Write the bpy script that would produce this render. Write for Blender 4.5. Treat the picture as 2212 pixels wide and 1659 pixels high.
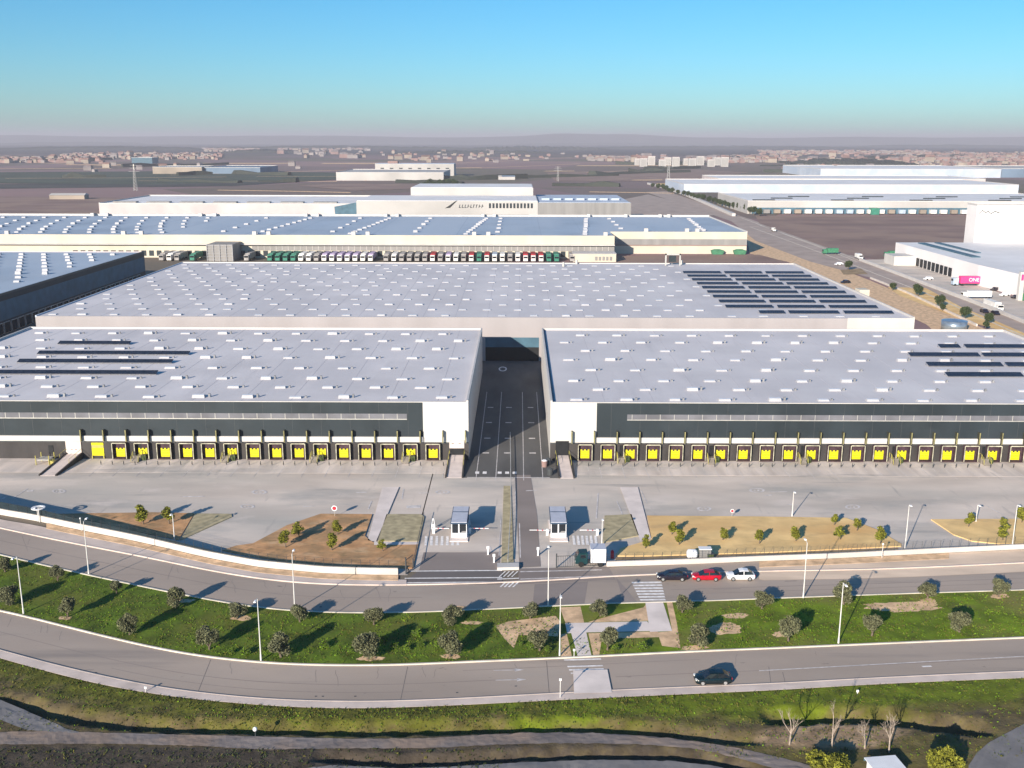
import bpy, math, random
from mathutils import Matrix, Vector, noise
R = math.radians
for o in list(bpy.data.objects): bpy.data.objects.remove(o)
scene = bpy.context.scene
# ------------------------------------------------------------ camera
FOC, PITCH, YAW, ROLL, HC = 2200.0, R(13.48), .0059, .0018, 65.0     # focal length in units of a 2212 wide picture
CM = Matrix.Rotation(YAW, 3, 'Z') @ Matrix.Rotation(math.pi/2-PITCH, 3, 'X') @ Matrix.Rotation(ROLL, 3, 'Z')
cd = bpy.data.cameras.new('camera'); cam = bpy.data.objects.new('camera', cd); scene.collection.objects.link(cam)
cam.matrix_world = Matrix.Translation((0, 0, HC)) @ CM.to_4x4()
cd.sensor_width = 36; cd.lens = 36*FOC/2212; cd.clip_start = 1; cd.clip_end = 120000
scene.camera = cam
# ------------------------------------------------------------ sky, sun, exposure
SUN_EL, SUN_AZ = R(17.8), R(180+28)
w = bpy.data.worlds.new('World'); scene.world = w; w.use_nodes = True
nt = w.node_tree; nt.nodes.clear()
sky = nt.nodes.new('ShaderNodeTexSky'); sky.sky_type = 'NISHITA'; sky.sun_disc = False
sky.sun_elevation = SUN_EL; sky.sun_rotation = SUN_AZ; sky.altitude = 60
sky.air_density = .92; sky.dust_density = .5; sky.ozone_density = 6.5
tint = nt.nodes.new('ShaderNodeMix'); tint.data_type = 'RGBA'; tint.blend_type = 'MULTIPLY'; tint.inputs[0].default_value = 1
tint.inputs[7].default_value = (1.06, 1.27, 1.15, 1)
hs = nt.nodes.new('ShaderNodeHueSaturation'); hs.inputs['Saturation'].default_value = 1.12
bg = nt.nodes.new('ShaderNodeBackground'); bg.inputs[1].default_value = .078
wo = nt.nodes.new('ShaderNodeOutputWorld')
nt.links.new(sky.outputs[0], tint.inputs[6]); nt.links.new(tint.outputs[2], hs.inputs['Color']); nt.links.new(hs.outputs[0], bg.inputs[0]); nt.links.new(bg.outputs[0], wo.inputs[0])
ld = bpy.data.lights.new('sun', 'SUN'); ld.energy = 5.0; ld.angle = R(.5); ld.color = (1, .89, .75)
sun = bpy.data.objects.new('sun', ld); scene.collection.objects.link(sun)
sdir = Vector((math.sin(SUN_AZ)*math.cos(SUN_EL), math.cos(SUN_AZ)*math.cos(SUN_EL), math.sin(SUN_EL)))
sun.rotation_euler = sdir.to_track_quat('Z', 'Y').to_euler(); sun.location = (0, -50, 200)
scene.view_settings.view_transform = 'Standard'; scene.view_settings.look = 'None'
scene.view_settings.exposure = .7; scene.view_settings.gamma = 1
scene.cycles.volume_bounces = 0; scene.cycles.max_bounces = 5
scene.cycles.diffuse_bounces = 2; scene.cycles.transparent_max_bounces = 8
random.seed(7)
# ------------------------------------------------------------ survey helper: photo position + height -> place on site
def G(x, y, z=0.0):
    d = CM @ Vector(((x-1106)/FOC, -(y-829.5)/FOC, -1)); t = (z-HC)/d.z
    return Vector((d.x*t, d.y*t, z))
def lerp(pts, x):
    if x <= pts[0][0]: a, b = pts[0], pts[1]
    elif x >= pts[-1][0]: a, b = pts[-2], pts[-1]
    else:
        for i in range(len(pts)-1):
            if pts[i][0] <= x <= pts[i+1][0]: a, b = pts[i], pts[i+1]; break
    t = (x-a[0])/(b[0]-a[0]); return a[1]+(b[1]-a[1])*t
def smooth(pts, n=3):
    """rounds a polyline given as (x, y) samples"""
    x0, x1 = pts[0][0], pts[-1][0]; N = 90
    xs = [x0+(x1-x0)*i/N for i in range(N+1)]; ys = [lerp(pts, x) for x in xs]
    for _ in range(n*4): ys = [ys[0]]+[(ys[i-1]+2*ys[i]+ys[i+1])/4 for i in range(1, N)]+[ys[-1]]
    return list(zip(xs, ys))
# ------------------------------------------------------------ materials
MATS = {}
def M(name, col, rough=.85, var=.12, scale=.5, stretch=(1, 1, 1), col2=None, metal=0, bump=0, spec=.3, alpha=None, patch=None, pscale=.05, pstr=(1, 1, 1), plo=.45, phi=.6):
    m = bpy.data.materials.new(name); m.use_nodes = True; n = m.node_tree; L = n.links.new
    b = n.nodes['Principled BSDF']; b.inputs['Roughness'].default_value = rough; b.inputs['Metallic'].default_value = metal
    b.inputs['Specular IOR Level'].default_value = spec
    geo = n.nodes.new('ShaderNodeNewGeometry')
    def mp(st):
        q = n.nodes.new('ShaderNodeMapping'); q.inputs['Scale'].default_value = st; L(geo.outputs['Position'], q.inputs[0]); return q
    def noi(sc, st, det=4):
        q = n.nodes.new('ShaderNodeTexNoise'); q.inputs['Scale'].default_value = sc; q.inputs['Detail'].default_value = det
        L(mp(st).outputs[0], q.inputs[0]); return q
    c2 = col2 or tuple(min(1, c*(1+var*2)) for c in col); c1 = col if col2 else tuple(c*(1-var*2) for c in col)
    nz = noi(scale, stretch, 6); r = n.nodes.new('ShaderNodeValToRGB')
    r.color_ramp.elements[0].position = .32; r.color_ramp.elements[1].position = .68
    r.color_ramp.elements[0].color = (*c1, 1); r.color_ramp.elements[1].color = (*c2, 1)
    L(nz.outputs[0], r.inputs[0]); out = r.outputs[0]
    if patch:
        nz2 = noi(pscale, pstr, 5); r2 = n.nodes.new('ShaderNodeValToRGB')
        r2.color_ramp.elements[0].position = plo; r2.color_ramp.elements[1].position = phi
        L(nz2.outputs[0], r2.inputs[0]); mx = n.nodes.new('ShaderNodeMix'); mx.data_type = 'RGBA'
        L(r2.outputs[0], mx.inputs[0]); L(out, mx.inputs[6]); mx.inputs[7].default_value = (*patch, 1); out = mx.outputs[2]
    L(out, b.inputs['Base Color'])
    if bump:
        bp = n.nodes.new('ShaderNodeBump'); bp.inputs['Strength'].default_value = bump; bp.inputs['Distance'].default_value = .1
        nb = noi(scale*6, (1, 1, 1)); L(nb.outputs[0], bp.inputs['Height']); L(bp.outputs[0], b.inputs['Normal'])
    if alpha is not None: b.inputs['Alpha'].default_value = alpha
    MATS[name] = m; return m
M('white_wall', (.55, .525, .50), .7, .03, .15, (1, 1, .2))
M('tower_white', (.80, .76, .75), .7, .02, .1)
M('roof_pale', (.78, .76, .76), .7, .04, .05)
M('step_grey', (.24, .21, .18), .9, .08, 1)
M('beige_strip', (.74, .57, .43), .9, .08, .3, (.3, 1, 1))
M('lobby_wall', (.36, .33, .335), .7, .04, .12, (1, 1, .15))
M('cream_wall', (0.56, 0.505, 0.415), .7, .04, .1)
M('grey_panel', (.25, .24, .235), .6, .06, .3, (1, 1, .1))
M('dark_panel', (.024, .033, .040), .55, .10, .12, (1, 1, .4), spec=.25)
M('dock_wall', (.042, .038, .038), .7, .12, .4, (1, 1, .3))
M('roof_white', (0.66, 0.62, 0.625), .75, .05, .05, (1, 1, 1), patch=(0.58, 0.55, 0.565), pscale=.06, pstr=(1.6, .25, 1), plo=.42, phi=.75)
M('roof_blue', (0.37, 0.44, 0.53), .6, .06, .03, (1, 1, 1), patch=(0.44, 0.5, 0.58), pscale=.02, pstr=(1, .2, 1))
M('roof_blue_pale', (0.494, 0.546, 0.637), .7, .05, .05, patch=(0.429, 0.494, 0.598), pscale=.05, pstr=(1, .3, 1))
M('parapet', (.55, .52, .50), .6, .03, .3)
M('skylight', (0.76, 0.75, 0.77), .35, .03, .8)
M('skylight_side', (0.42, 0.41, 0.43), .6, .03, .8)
M('vent_grey', (.22, .22, .23), .6)
M('vent_dark', (.07, .07, .08), .6)
M('pv', (.018, .022, .035), .25, .2, 1.0, spec=.5)
M('pv_frame', (.30, .30, .32), .5, .05, 1, metal=.5)
M('yellow', (.62, .56, .004), .5, .04, 2)
M('yellow_rail', (.42, .37, .10), .5, .05, 2)
M('shelter', (.055, .030, .040), .8, .2, 1.5)
M('shelter_edge', (.42, .40, .30), .7, .2, 1.0)
M('fin', (.05, .05, .035), .7, .15, 1)
M('fin_edge', (.22, .20, .09), .7, .15, 1)
M('ribbon', (.15, .15, .17), .35, .12, .25, (1, 1, 1))
M('black', (.012, .013, .015), .6, .1, 1)
M('door_dark', (.02, .025, .03), .5, .1, 1)
M('concrete', (0.68, 0.57, 0.49), .9, .06, .4, bump=.1)
M('ramp_concrete', (0.624, 0.533, 0.494), .9, .06, .5)
M('yard', (0.65, 0.555, 0.48), .9, .10, .12, (.35, 1, 1), patch=(0.48, 0.445, 0.4), pscale=.035, pstr=(.5, 1.6, 1), plo=.42, phi=.7, bump=.1)
M('yard_dock', (0.68, 0.585, 0.52), .9, .12, .30, (1, .12, 1), patch=(0.55, 0.49, 0.45), pscale=.25, pstr=(1, .15, 1), plo=.5, phi=.7, bump=.1)
M('lane_dark', (0.115, 0.11, 0.105), .85, .12, .15, (1, .3, 1), bump=.1)
M('road', (0.4, 0.325, 0.272), .88, .07, .08, (.25, 1, 1), patch=(0.34, 0.278, 0.238), pscale=.05, pstr=(.3, 1.5, 1), plo=.45, phi=.75, bump=.15)
M('road_new', (0.17, 0.15, 0.145), .88, .08, .1, (.3, 1, 1), bump=.1)
M('road_mid', (0.27, 0.225, 0.205), .88, .08, .1, (.3, 1, 1), bump=.1)
M('pavement', (0.64, 0.53, 0.47), .9, .06, .3, bump=.1)
M('path_pale', (0.76, 0.66, 0.61), .9, .06, .3)
M('kerb', (.62, .56, .48), .85, .08, .4)
M('kerb_wall', (.60, .54, .49), .85, .05, .3)
M('paint', (0.82, 0.78, 0.76), .8, .10, 1.5)
M('paint_worn', (0.62, 0.575, 0.56), .85, .12, 1.2)
M('soil', (0.56, 0.31, 0.15), .95, .14, .35, patch=(0.36, 0.23, 0.12), pscale=.2, plo=.45, phi=.62, bump=.4)
M('soil_pale', (0.68, 0.46, 0.28), .95, .14, .6, bump=.4)
M('sand', (0.8, 0.55, 0.25), .95, .08, .25, patch=(0.72, 0.45, 0.19), pscale=.08, pstr=(.4, 1, 1), bump=.3)
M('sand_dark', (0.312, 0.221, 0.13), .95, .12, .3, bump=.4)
M('gravel_green', (0.42, 0.355, 0.22), .95, .12, .8, bump=.3)
M('grass', (0.085, 0.135, 0.007), .95, .22, .35, patch=(0.125, 0.14, 0.018), pscale=.12, plo=.45, phi=.68, bump=.6)
M('grass_bright', (0.1235, 0.182, 0.0065), .95, .20, .3, patch=(0.195, 0.182, 0.0455), pscale=.09, plo=.48, phi=.7, bump=.6)
M('verge', (0.1, 0.105, 0.012), .95, .22, .4, patch=(0.105, 0.078, 0.032), pscale=.12, plo=.4, phi=.65, bump=.8)
M('dry_grass', (0.125, 0.095, 0.042), .95, .2, .5, patch=(0.075, 0.065, 0.026), pscale=.2, bump=.8)
M('dark_earth', (.058, .046, .036), .95, .25, .5, patch=(.04, .048, .018), pscale=.3, bump=1)
M('bare_soil', (0.338, 0.2275, 0.1495), .95, .15, .5, bump=.6)
M('lane_gravel', (0.2015, 0.1716, 0.1625), .95, .12, .3, (.3, 1, 1), patch=(0.26, 0.195, 0.156), pscale=.12, bump=.4)
M('lane_grey', (0.1885, 0.1794, 0.182), .95, .08, .3, bump=.3)
M('tuft_a', (0.117, 0.195, 0.0104), .9, .25, 1); M('tuft_b', (0.12, 0.11, 0.022), .9, .25, 1); M('tuft_c', (.05, .065, .018), .9, .25, 1)
M('leaf_olive', (0.15, 0.152, 0.08), .8, .25, 2, spec=.2); M('leaf_olive2', (0.08, 0.085, 0.045), .8, .2, 2)
M('leaf_yellow', (0.2, 0.2, 0.02), .8, .25, 2); M('leaf_yellow2', (0.11, 0.115, 0.015), .8, .25, 2)
M('leaf_dark', (.035, .055, .022), .8, .25, 2); M('leaf_dark2', (.055, .075, .025), .8, .25, 2)
M('bark', (.13, .10, .075), .95, .15, 3); M('bark_pale', (.36, .29, .24), .95, .15, 3)
M('metal', (0.55, 0.53, 0.5), .4, .05, 1, metal=.4); M('metal_dark', (.06, .065, .07), .5, .08, 1)
M('lamp_pole', (.62, .60, .58), .5, .05, 1); M('lamp_glass', (.85, .85, .82), .3)
M('car_red', (.42, .004, .018), .22, .03, 1, spec=.6); M('car_white', (.82, .82, .84), .25, .02, 1, spec=.5)
M('car_black', (.016, .012, .020), .22, .1, 1, spec=.6); M('car_teal', (0.004, 0.013, 0.017), .22, .1, 1, spec=.6)
M('glass', (.012, .016, .022), .08, .05, 1, spec=.7); M('tyre', (.02, .02, .02), .9); M('rim', (.5, .5, .5), .35, .05, 1, metal=.6)
M('light_white', (.85, .85, .80), .2); M('light_red', (.5, .01, .01), .3)
M('wall_shadow', (.010, .022, .030), .8, .1, 1); M('booth_blue', (.04, .07, .12), .5, .1, 1); M('booth_white', (.78, .78, .80), .5, .03, 1); M('booth_roof', (.50, .51, .58), .5, .04, 1)
M('red', (.6, .03, .05), .5, .05, 1); M('green', (0.05, 0.2, 0.11), .6, .1, 1); M('magenta', (.72, .05, .22), .5, .05, .5)
M('truck_white', (.75, .73, .70), .6, .05, .5); M('truck_red', (.38, .02, .03), .6, .1, .5); M('truck_green', (0.04, 0.2, 0.14), .6, .1, .5)
M('truck_lilac', (.42, .34, .50), .6, .08, .5); M('truck_grey', (0.33, 0.31, 0.3), .6, .1, .5); M('truck_blue', (.40, .48, .58), .6, .1, .5)
M('cab_teal', (.008, .035, .040), .4, .1, 1)
M('house_pink', (0.27, 0.175, 0.16), .9, .12, .02); M('house_cream', (0.31, 0.26, 0.215), .9, .12, .02); M('house_pale', (0.27, 0.24, 0.235), .9, .1, .02)
M('roof_tile', (0.21, 0.125, 0.105), .9, .2, .05); M('roof_tile_grey', (.20, .17, .17), .9, .2, .05)
M('far_white', (0.45, 0.43, 0.415), .8, .08, .02); M('far_blue', (0.14, 0.2, 0.28), .7, .1, .02); M('far_pink', (0.56, 0.48, 0.475), .8, .06, .05)
M('wood_far', (.038, .044, .036), .95, .25, .004); M('hill', (0.04, 0.042, 0.045), .95, .2, .002)
M('tank', (.30, .37, .45), .3, .08, .6, metal=.6)
M('highway', (0.41, 0.325, 0.28), .9, .07, .1); M('brown_field', (0.25, 0.165, 0.14), .95, .10, .03, (.2, 1, 1), patch=(0.31, 0.21, 0.165), pscale=.02)
M('blue_shade', (0.06, 0.13, 0.18), .6, .1, .3)
M('tarp', (0.06, 0.2, 0.11), .7, .1, .5)
M('terrain', (.6, .6, .6), .95, .2, .5, col2=(1.0, 1.0, 1.0), bump=.8)
_t = MATS['terrain'].node_tree; _b = _t.nodes['Principled BSDF']; _at = _t.nodes.new('ShaderNodeAttribute'); _at.attribute_name = 'ground_tone'
_mx = _t.nodes.new('ShaderNodeMix'); _mx.data_type = 'RGBA'; _mx.blend_type = 'MULTIPLY'; _mx.inputs[0].default_value = 1
_src = _b.inputs['Base Color'].links[0].from_socket; _t.links.new(_src, _mx.inputs[6]); _t.links.new(_at.outputs['Color'], _mx.inputs[7]); _t.links.new(_mx.outputs[2], _b.inputs['Base Color'])
for _n in _t.nodes:
    if _n.type == 'VALTORGB': _n.color_ramp.elements[0].color = (.68, .66, .62, 1); _n.color_ramp.elements[1].color = (1.35, 1.35, 1.3, 1)
def layer(name, col, scale, st, lo, hi, rot=0, amt=1.0, seed=0):
    """one more coat of stains on a material"""
    n = MATS[name].node_tree; L = n.links.new; b = n.nodes['Principled BSDF']; src = b.inputs['Base Color'].links[0].from_socket
    g = n.nodes.new('ShaderNodeNewGeometry'); q = n.nodes.new('ShaderNodeMapping'); q.inputs['Scale'].default_value = st; q.inputs['Rotation'].default_value = (0, 0, rot); q.inputs['Location'].default_value = (seed, seed*2, 0); L(g.outputs['Position'], q.inputs[0])
    z = n.nodes.new('ShaderNodeTexNoise'); z.inputs['Scale'].default_value = scale; z.inputs['Detail'].default_value = 7; z.inputs['Roughness'].default_value = .6; L(q.outputs[0], z.inputs[0])
    r = n.nodes.new('ShaderNodeMapRange'); r.inputs[1].default_value = lo; r.inputs[2].default_value = hi; r.inputs[4].default_value = amt; L(z.outputs[0], r.inputs[0])
    m = n.nodes.new('ShaderNodeMix'); m.data_type = 'RGBA'; L(r.outputs[0], m.inputs[0]); L(src, m.inputs[6]); m.inputs[7].default_value = (*col, 1); L(m.outputs[2], b.inputs['Base Color'])
for k_ in ('yard', 'yard_dock'):
    layer(k_, (.36, .35, .335), .09, (.4, 1, 1), .52, .70, .12, .85, 3); layer(k_, (.70, .61, .55), .16, (.5, 1, 1), .56, .72, -.25, .8, 9); layer(k_, (.28, .27, .265), .30, (.12, 1, 1), .60, .72, .35, .6, 17); layer(k_, (.30, .285, .275), .5, (1, .12, 1), .62, .72, .1, .5, 23)
layer('road', (.25, .215, .195), .25, (.10, 1, 1), .55, .72, .0, .7, 3); layer('road', (.42, .36, .31), .12, (.3, 1, 1), .58, .75, .1, .6, 8); layer('road', (.17, .15, .14), .8, (.5, 1, 1), .66, .72, .3, .8, 12)
layer('roof_white', (.48, .46, .48), .12, (1, .12, 1), .56, .74, 0, .6, 4); layer('roof_white', (.70, .67, .67), .05, (.4, 1, 1), .52, .7, .2, .6, 7)
layer('roof_blue', (.46, .52, .60), .03, (1, .3, 1), .5, .7, 0, .7, 7)
layer('dark_panel', (.036, .046, .054), .08, (1, 1, 1.5), .5, .7, 0, .8, 2); layer('dock_wall', (.065, .058, .055), .3, (1, 1, .4), .5, .7, 0, .8, 5)
layer('pavement', (.46, .39, .345), .5, (.3, 1, 1), .55, .7, 0, .7, 5); layer('sand', (.50, .34, .17), .35, (.4, 1, 1), .55, .72, 0, .7, 5); layer('soil', (.62, .42, .25), .35, (.6, 1, 1), .54, .7, .3, .8, 5); layer('soil', (.19, .15, .07), .6, (.6, 1, 1), .58, .7, .3, .7, 15)
layer('grass', (.16, .14, .03), .5, (.5, 1, 1), .60, .74, .2, .6, 5); layer('grass_bright', (.19, .15, .05), .25, (.4, 1, 1), .56, .72, .2, .7, 6); layer('lane_dark', (.16, .15, .145), .35, (1, .15, 1), .55, .72, 0, .7, 6)
# farmland: irregular fields of many soils and crops
def farmland():
    m = bpy.data.materials.new('farmland'); m.use_nodes = True; n = m.node_tree; L = n.links.new; b = n.nodes['Principled BSDF']
    b.inputs['Roughness'].default_value = .95; b.inputs['Specular IOR Level'].default_value = .1
    geo = n.nodes.new('ShaderNodeNewGeometry'); mp = n.nodes.new('ShaderNodeMapping'); mp.inputs['Scale'].default_value = (1/300, 1/520, 0); mp.inputs['Rotation'].default_value = (0, 0, .35)
    L(geo.outputs['Position'], mp.inputs[0])
    v = n.nodes.new('ShaderNodeTexVoronoi'); v.voronoi_dimensions = '2D'; v.inputs['Scale'].default_value = 1; L(mp.outputs[0], v.inputs[0])
    s = n.nodes.new('ShaderNodeSeparateColor'); L(v.outputs['Color'], s.inputs[0])
    r = n.nodes.new('ShaderNodeValToRGB'); cr = r.color_ramp; cr.interpolation = 'CONSTANT'
    cols = [(.13, .125, .085), (.24, .165, .155), (.19, .145, .145), (.10, .125, .065), (.27, .195, .175), (.16, .14, .125), (.23, .17, .17), (.11, .12, .085)]
    cols = [(q[0]*1.32, q[1]*1.16, q[2]*1.2) for q in cols]; cr.elements[0].color = (*cols[0], 1); cr.elements[1].position = 1/8; cr.elements[1].color = (*cols[1], 1)
    for i in range(2, 8): e = cr.elements.new(i/8); e.color = (*cols[i], 1)
    L(s.outputs[0], r.inputs[0])
    no = n.nodes.new('ShaderNodeTexNoise'); no.inputs['Scale'].default_value = .006; no.inputs['Detail'].default_value = 6; L(geo.outputs['Position'], no.inputs[0])
    mx = n.nodes.new('ShaderNodeMix'); mx.data_type = 'RGBA'; mx.inputs[7].default_value = (.245, .175, .175, 1); L(no.outputs[0], mx.inputs[0]); L(r.outputs[0], mx.inputs[6])
    # dark wooded country beyond the town
    sx = n.nodes.new('ShaderNodeSeparateXYZ'); L(geo.outputs['Position'], sx.inputs[0])
    ad = n.nodes.new('ShaderNodeMath'); ad.operation = 'MULTIPLY_ADD'; ad.inputs[1].default_value = 2600; L(no.outputs[0], ad.inputs[0]); L(sx.outputs[1], ad.inputs[2])
    mr = n.nodes.new('ShaderNodeMapRange'); mr.inputs[1].default_value = 4700; mr.inputs[2].default_value = 6500; L(ad.outputs[0], mr.inputs[0])
    m2 = n.nodes.new('ShaderNodeMix'); m2.data_type = 'RGBA'; L(mr.outputs[0], m2.inputs[0]); L(mx.outputs[2], m2.inputs[6]); m2.inputs[7].default_value = (.060, .055, .062, 1)
    L(m2.outputs[2], b.inputs['Base Color']); MATS['farmland'] = m
farmland()
# ------------------------------------------------------------ mesh builder
class MB:
    def __init__(s): s.v = []; s.f = []; s.m = []; s.mats = []
    def mi(s, m):
        if m not in s.mats: s.mats.append(m)
        return s.mats.index(m)
    def face(s, pts, m):
        k = len(s.v); s.v += [tuple(p) for p in pts]; s.f.append(tuple(range(k, k+len(pts)))); s.m.append(s.mi(m)); return s
    def hexa(s, p, m, top=None):
        k = len(s.v); s.v += [tuple(q) for q in p]
        for j, f in enumerate(((3, 2, 1, 0), (4, 5, 6, 7), (0, 1, 5, 4), (1, 2, 6, 5), (2, 3, 7, 6), (3, 0, 4, 7))):
            s.f.append(tuple(k+i for i in f)); s.m.append(s.mi(top if (top and j == 1) else m))
        return s
    def box(s, x0, x1, y0, y1, z0, z1, m, top=None):
        return s.hexa([(x0, y0, z0), (x1, y0, z0), (x1, y1, z0), (x0, y1, z0), (x0, y0, z1), (x1, y0, z1), (x1, y1, z1), (x0, y1, z1)], m, top)
    def prism(s, poly, z0, z1, m, top=None):
        """poly: plan points counter-clockwise"""
        n = len(poly); k = len(s.v)
        a = sum(poly[i][0]*poly[(i+1) % n][1]-poly[(i+1) % n][0]*poly[i][1] for i in range(n))
        if a < 0: poly = poly[::-1]
        s.v += [(p[0], p[1], z0) for p in poly]+[(p[0], p[1], z1) for p in poly]
        s.f.append(tuple(range(k+n-1, k-1, -1))); s.m.append(s.mi(m)); s.f.append(tuple(range(k+n, k+2*n))); s.m.append(s.mi(top or m))
        for i in range(n): j = (i+1) % n; s.f.append((k+i, k+j, k+n+j, k+n+i)); s.m.append(s.mi(m))
        return s
    def tube(s, a, b, r0, r1, m, n=8):
        a = Vector(a); b = Vector(b); d = (b-a).normalized(); u = d.cross(Vector((0, 0, 1)) if abs(d.z) < .9 else Vector((1, 0, 0))).normalized(); w_ = d.cross(u)
        k = len(s.v)
        for c, r in ((a, r0), (b, r1)):
            for i in range(n):
                t = 2*math.pi*i/n; q = c+u*math.cos(t)*r+w_*math.sin(t)*r; s.v.append(tuple(q))
        for i in range(n): j = (i+1) % n; s.f.append((k+i, k+n+i, k+n+j, k+j)); s.m.append(s.mi(m))
        s.f.append(tuple(k+i for i in range(n))); s.m.append(s.mi(m)); s.f.append(tuple(k+n+i for i in range(n-1, -1, -1))); s.m.append(s.mi(m))
        return s
    def loft(s, rings, m, close=True, caps=True):
        k = len(s.v); n = len(rings[0])
        for r in rings: s.v += [tuple(p) for p in r]
        for a in range(len(rings)-1):
            for i in range(n if close else n-1):
                j = (i+1) % n; s.f.append((k+a*n+i, k+a*n+j, k+(a+1)*n+j, k+(a+1)*n+i)); s.m.append(s.mi(m))
        if caps: s.f.append(tuple(k+i for i in range(n-1, -1, -1))); s.m.append(s.mi(m)); s.f.append(tuple(k+(len(rings)-1)*n+i for i in range(n))); s.m.append(s.mi(m))
        return s
    def build(s, name, parent=None, smooth=False):
        me = bpy.data.meshes.new(name); me.from_pydata(s.v, [], s.f)
        for q in s.mats: me.materials.append(MATS[q])
        me.polygons.foreach_set('material_index', s.m)
        if smooth: me.polygons.foreach_set('use_smooth', [True]*len(s.f))
        me.update(); o = bpy.data.objects.new(name, me); scene.collection.objects.link(o)
        if parent: o.parent = parent
        return o
def tag(o, label=None, cat=None, group=None, kind=None):
    if label: o['label'] = label
    if cat: o['category'] = cat
    if group: o['group'] = group
    if kind: o['kind'] = kind
    return o
def empty(name, loc, rz=0, label=None, cat=None, group=None):
    o = bpy.data.objects.new(name, None); scene.collection.objects.link(o); o.location = loc; o.rotation_euler = (0, 0, rz)
    o.empty_display_size = .5
    return tag(o, label, cat, group)
def dup(o, parent=None):
    c = o.copy(); scene.collection.objects.link(c); c.parent = parent
    for ch in [q for q in bpy.data.objects if q.parent == o]: dup(ch, c)
    return c
def children_of(o): return [q for q in bpy.data.objects if q.parent == o]
def dup_fast(o, kids):
    c = o.copy(); scene.collection.objects.link(c)
    for k, sub in kids:
        d = k.copy(); scene.collection.objects.link(d); d.parent = c
        for g in sub: h = g.copy(); scene.collection.objects.link(h); h.parent = d
    return c
def kids_of(o): return [(k, children_of(k)) for k in children_of(o)]
def struct(name, mb): return tag(mb.build(name), kind='structure')
ORD = ['first', 'second', 'third', 'fourth', 'fifth', 'sixth', 'seventh', 'eighth', 'ninth', 'tenth', 'eleventh', 'twelfth', 'thirteenth', 'fourteenth', 'fifteenth', 'sixteenth', 'seventeenth', 'eighteenth', 'nineteenth', 'twentieth']
def nth(i, base=ORD):
    if i < 20: return ORD[i]
    tens = ['twenty', 'thirty', 'forty', 'fifty'][(i+1)//10-2]
    return tens+'-'+ORD[(i+1) % 10-1] if (i+1) % 10 else {'thirty': 'thirtieth', 'forty': 'fortieth', 'fifty': 'fiftieth'}[tens]
def band(name, top, bot, z, m, x0=-420, x1=2640, step=12, thick=0, kind='structure', build=True):
    """ground strip between two curves seen in the survey photo, laid at height z"""
    mb = MB(); xs = []; x = x0
    while x < x1: xs.append(x); x += step
    xs.append(x1); A = [G(x, lerp(top, x), z) for x in xs]; B = [G(x, lerp(bot, x), z) for x in xs]
    for i in range(len(xs)-1): mb.face([B[i], B[i+1], A[i+1], A[i]], m)
    if thick:
        for i in range(len(xs)-1):
            for P_, s in ((A, 1), (B, -1)):
                a, b = P_[i], P_[i+1]; q = [a, b, b-Vector((0, 0, thick)), a-Vector((0, 0, thick))]
                mb.face(q if s < 0 else q[::-1], m)
    return tag(mb.build(name), kind=kind)
def flat(name, pts, z, m, kind='structure'):
    mb = MB(); mb.face([G(x, y, z) for x, y in pts][::-1], m)
    o = mb.build(name); me = o.data
    if me.polygons[0].normal.z < 0: me.flip_normals()
    return tag(o, kind=kind)
def kerbline(name, pts3, width, h, m, z0=-.02):
    mb = MB(); n = len(pts3); L_, R_ = [], []
    for i, p in enumerate(pts3):
        d = (pts3[min(n-1, i+1)]-pts3[max(0, i-1)]); d.z = 0; d.normalize(); q = Vector((-d.y, d.x, 0))*width/2
        L_.append(p+q); R_.append(p-q)
    rings = [[(l.x, l.y, z0), (r.x, r.y, z0), (r.x, r.y, h), (l.x, l.y, h)] for l, r in zip(L_, R_)]
    mb.loft(rings, m); return mb
def curve(pts, x0=-420, x1=2640, step=14, dy=0):
    xs = []; x = x0
    while x < x1: xs.append(x); x += step
    return [G(x, lerp(pts, x)+dy, 0) for x in xs+[x1]]
# ================================================================ curves read off the survey photo
RA_T = smooth([(-200, 1095), (0, 1141), (47, 1151), (182, 1179), (302, 1200), (469, 1237), (576, 1253), (651, 1261), (755, 1264), (865, 1264), (1000, 1262), (1200, 1254), (1320, 1244), (1636, 1234), (1870, 1231), (2000, 1226), (2212, 1216), (2400, 1207)])
RA_B = smooth([(-200, 1150), (0, 1199), (60, 1214), (122, 1229), (180, 1240), (250, 1257), (310, 1267), (362, 1280), (430, 1293), (500, 1305), (576, 1318), (633, 1321), (714, 1325), (857, 1325), (951, 1322), (1042, 1317), (1123, 1314), (1206, 1309), (1376, 1302), (1506, 1300), (1672, 1293), (1792, 1289), (1980, 1282), (2131, 1278), (2212, 1275), (2400, 1268)])
RB_T = smooth([(-200, 1282), (0, 1318), (52, 1330), (120, 1349), (240, 1379), (365, 1408), (469, 1424), (576, 1433), (638, 1437), (734, 1438), (860, 1438), (964, 1432), (1123, 1426), (1235, 1421), (1511, 1407), (1670, 1401), (1896, 1391), (2212, 1378), (2400, 1370)])
RB_B = smooth([(-200, 1352), (0, 1405), (52, 1420), (125, 1441), (229, 1463), (325, 1485), (482, 1504), (576, 1512), (677, 1516), (833, 1517), (974, 1511), (1123, 1503), (1320, 1492), (1485, 1485), (1670, 1478), (1896, 1465), (2212, 1451), (2400, 1443)])
SB_B = smooth([(-200, 1366), (0, 1421), (78, 1444), (195, 1475), (325, 1499), (443, 1513), (576, 1524), (677, 1530), (807, 1530), (974, 1524), (1123, 1516), (1342, 1505), (1670, 1491), (1896, 1477), (2212, 1464), (2400, 1456)])
WALL_L = smooth([(-200, 1062), (0, 1112), (75, 1124), (150, 1140), (300, 1170), (450, 1205), (560, 1225), (700, 1238), (800, 1241), (880, 1242)], 1)
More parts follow.
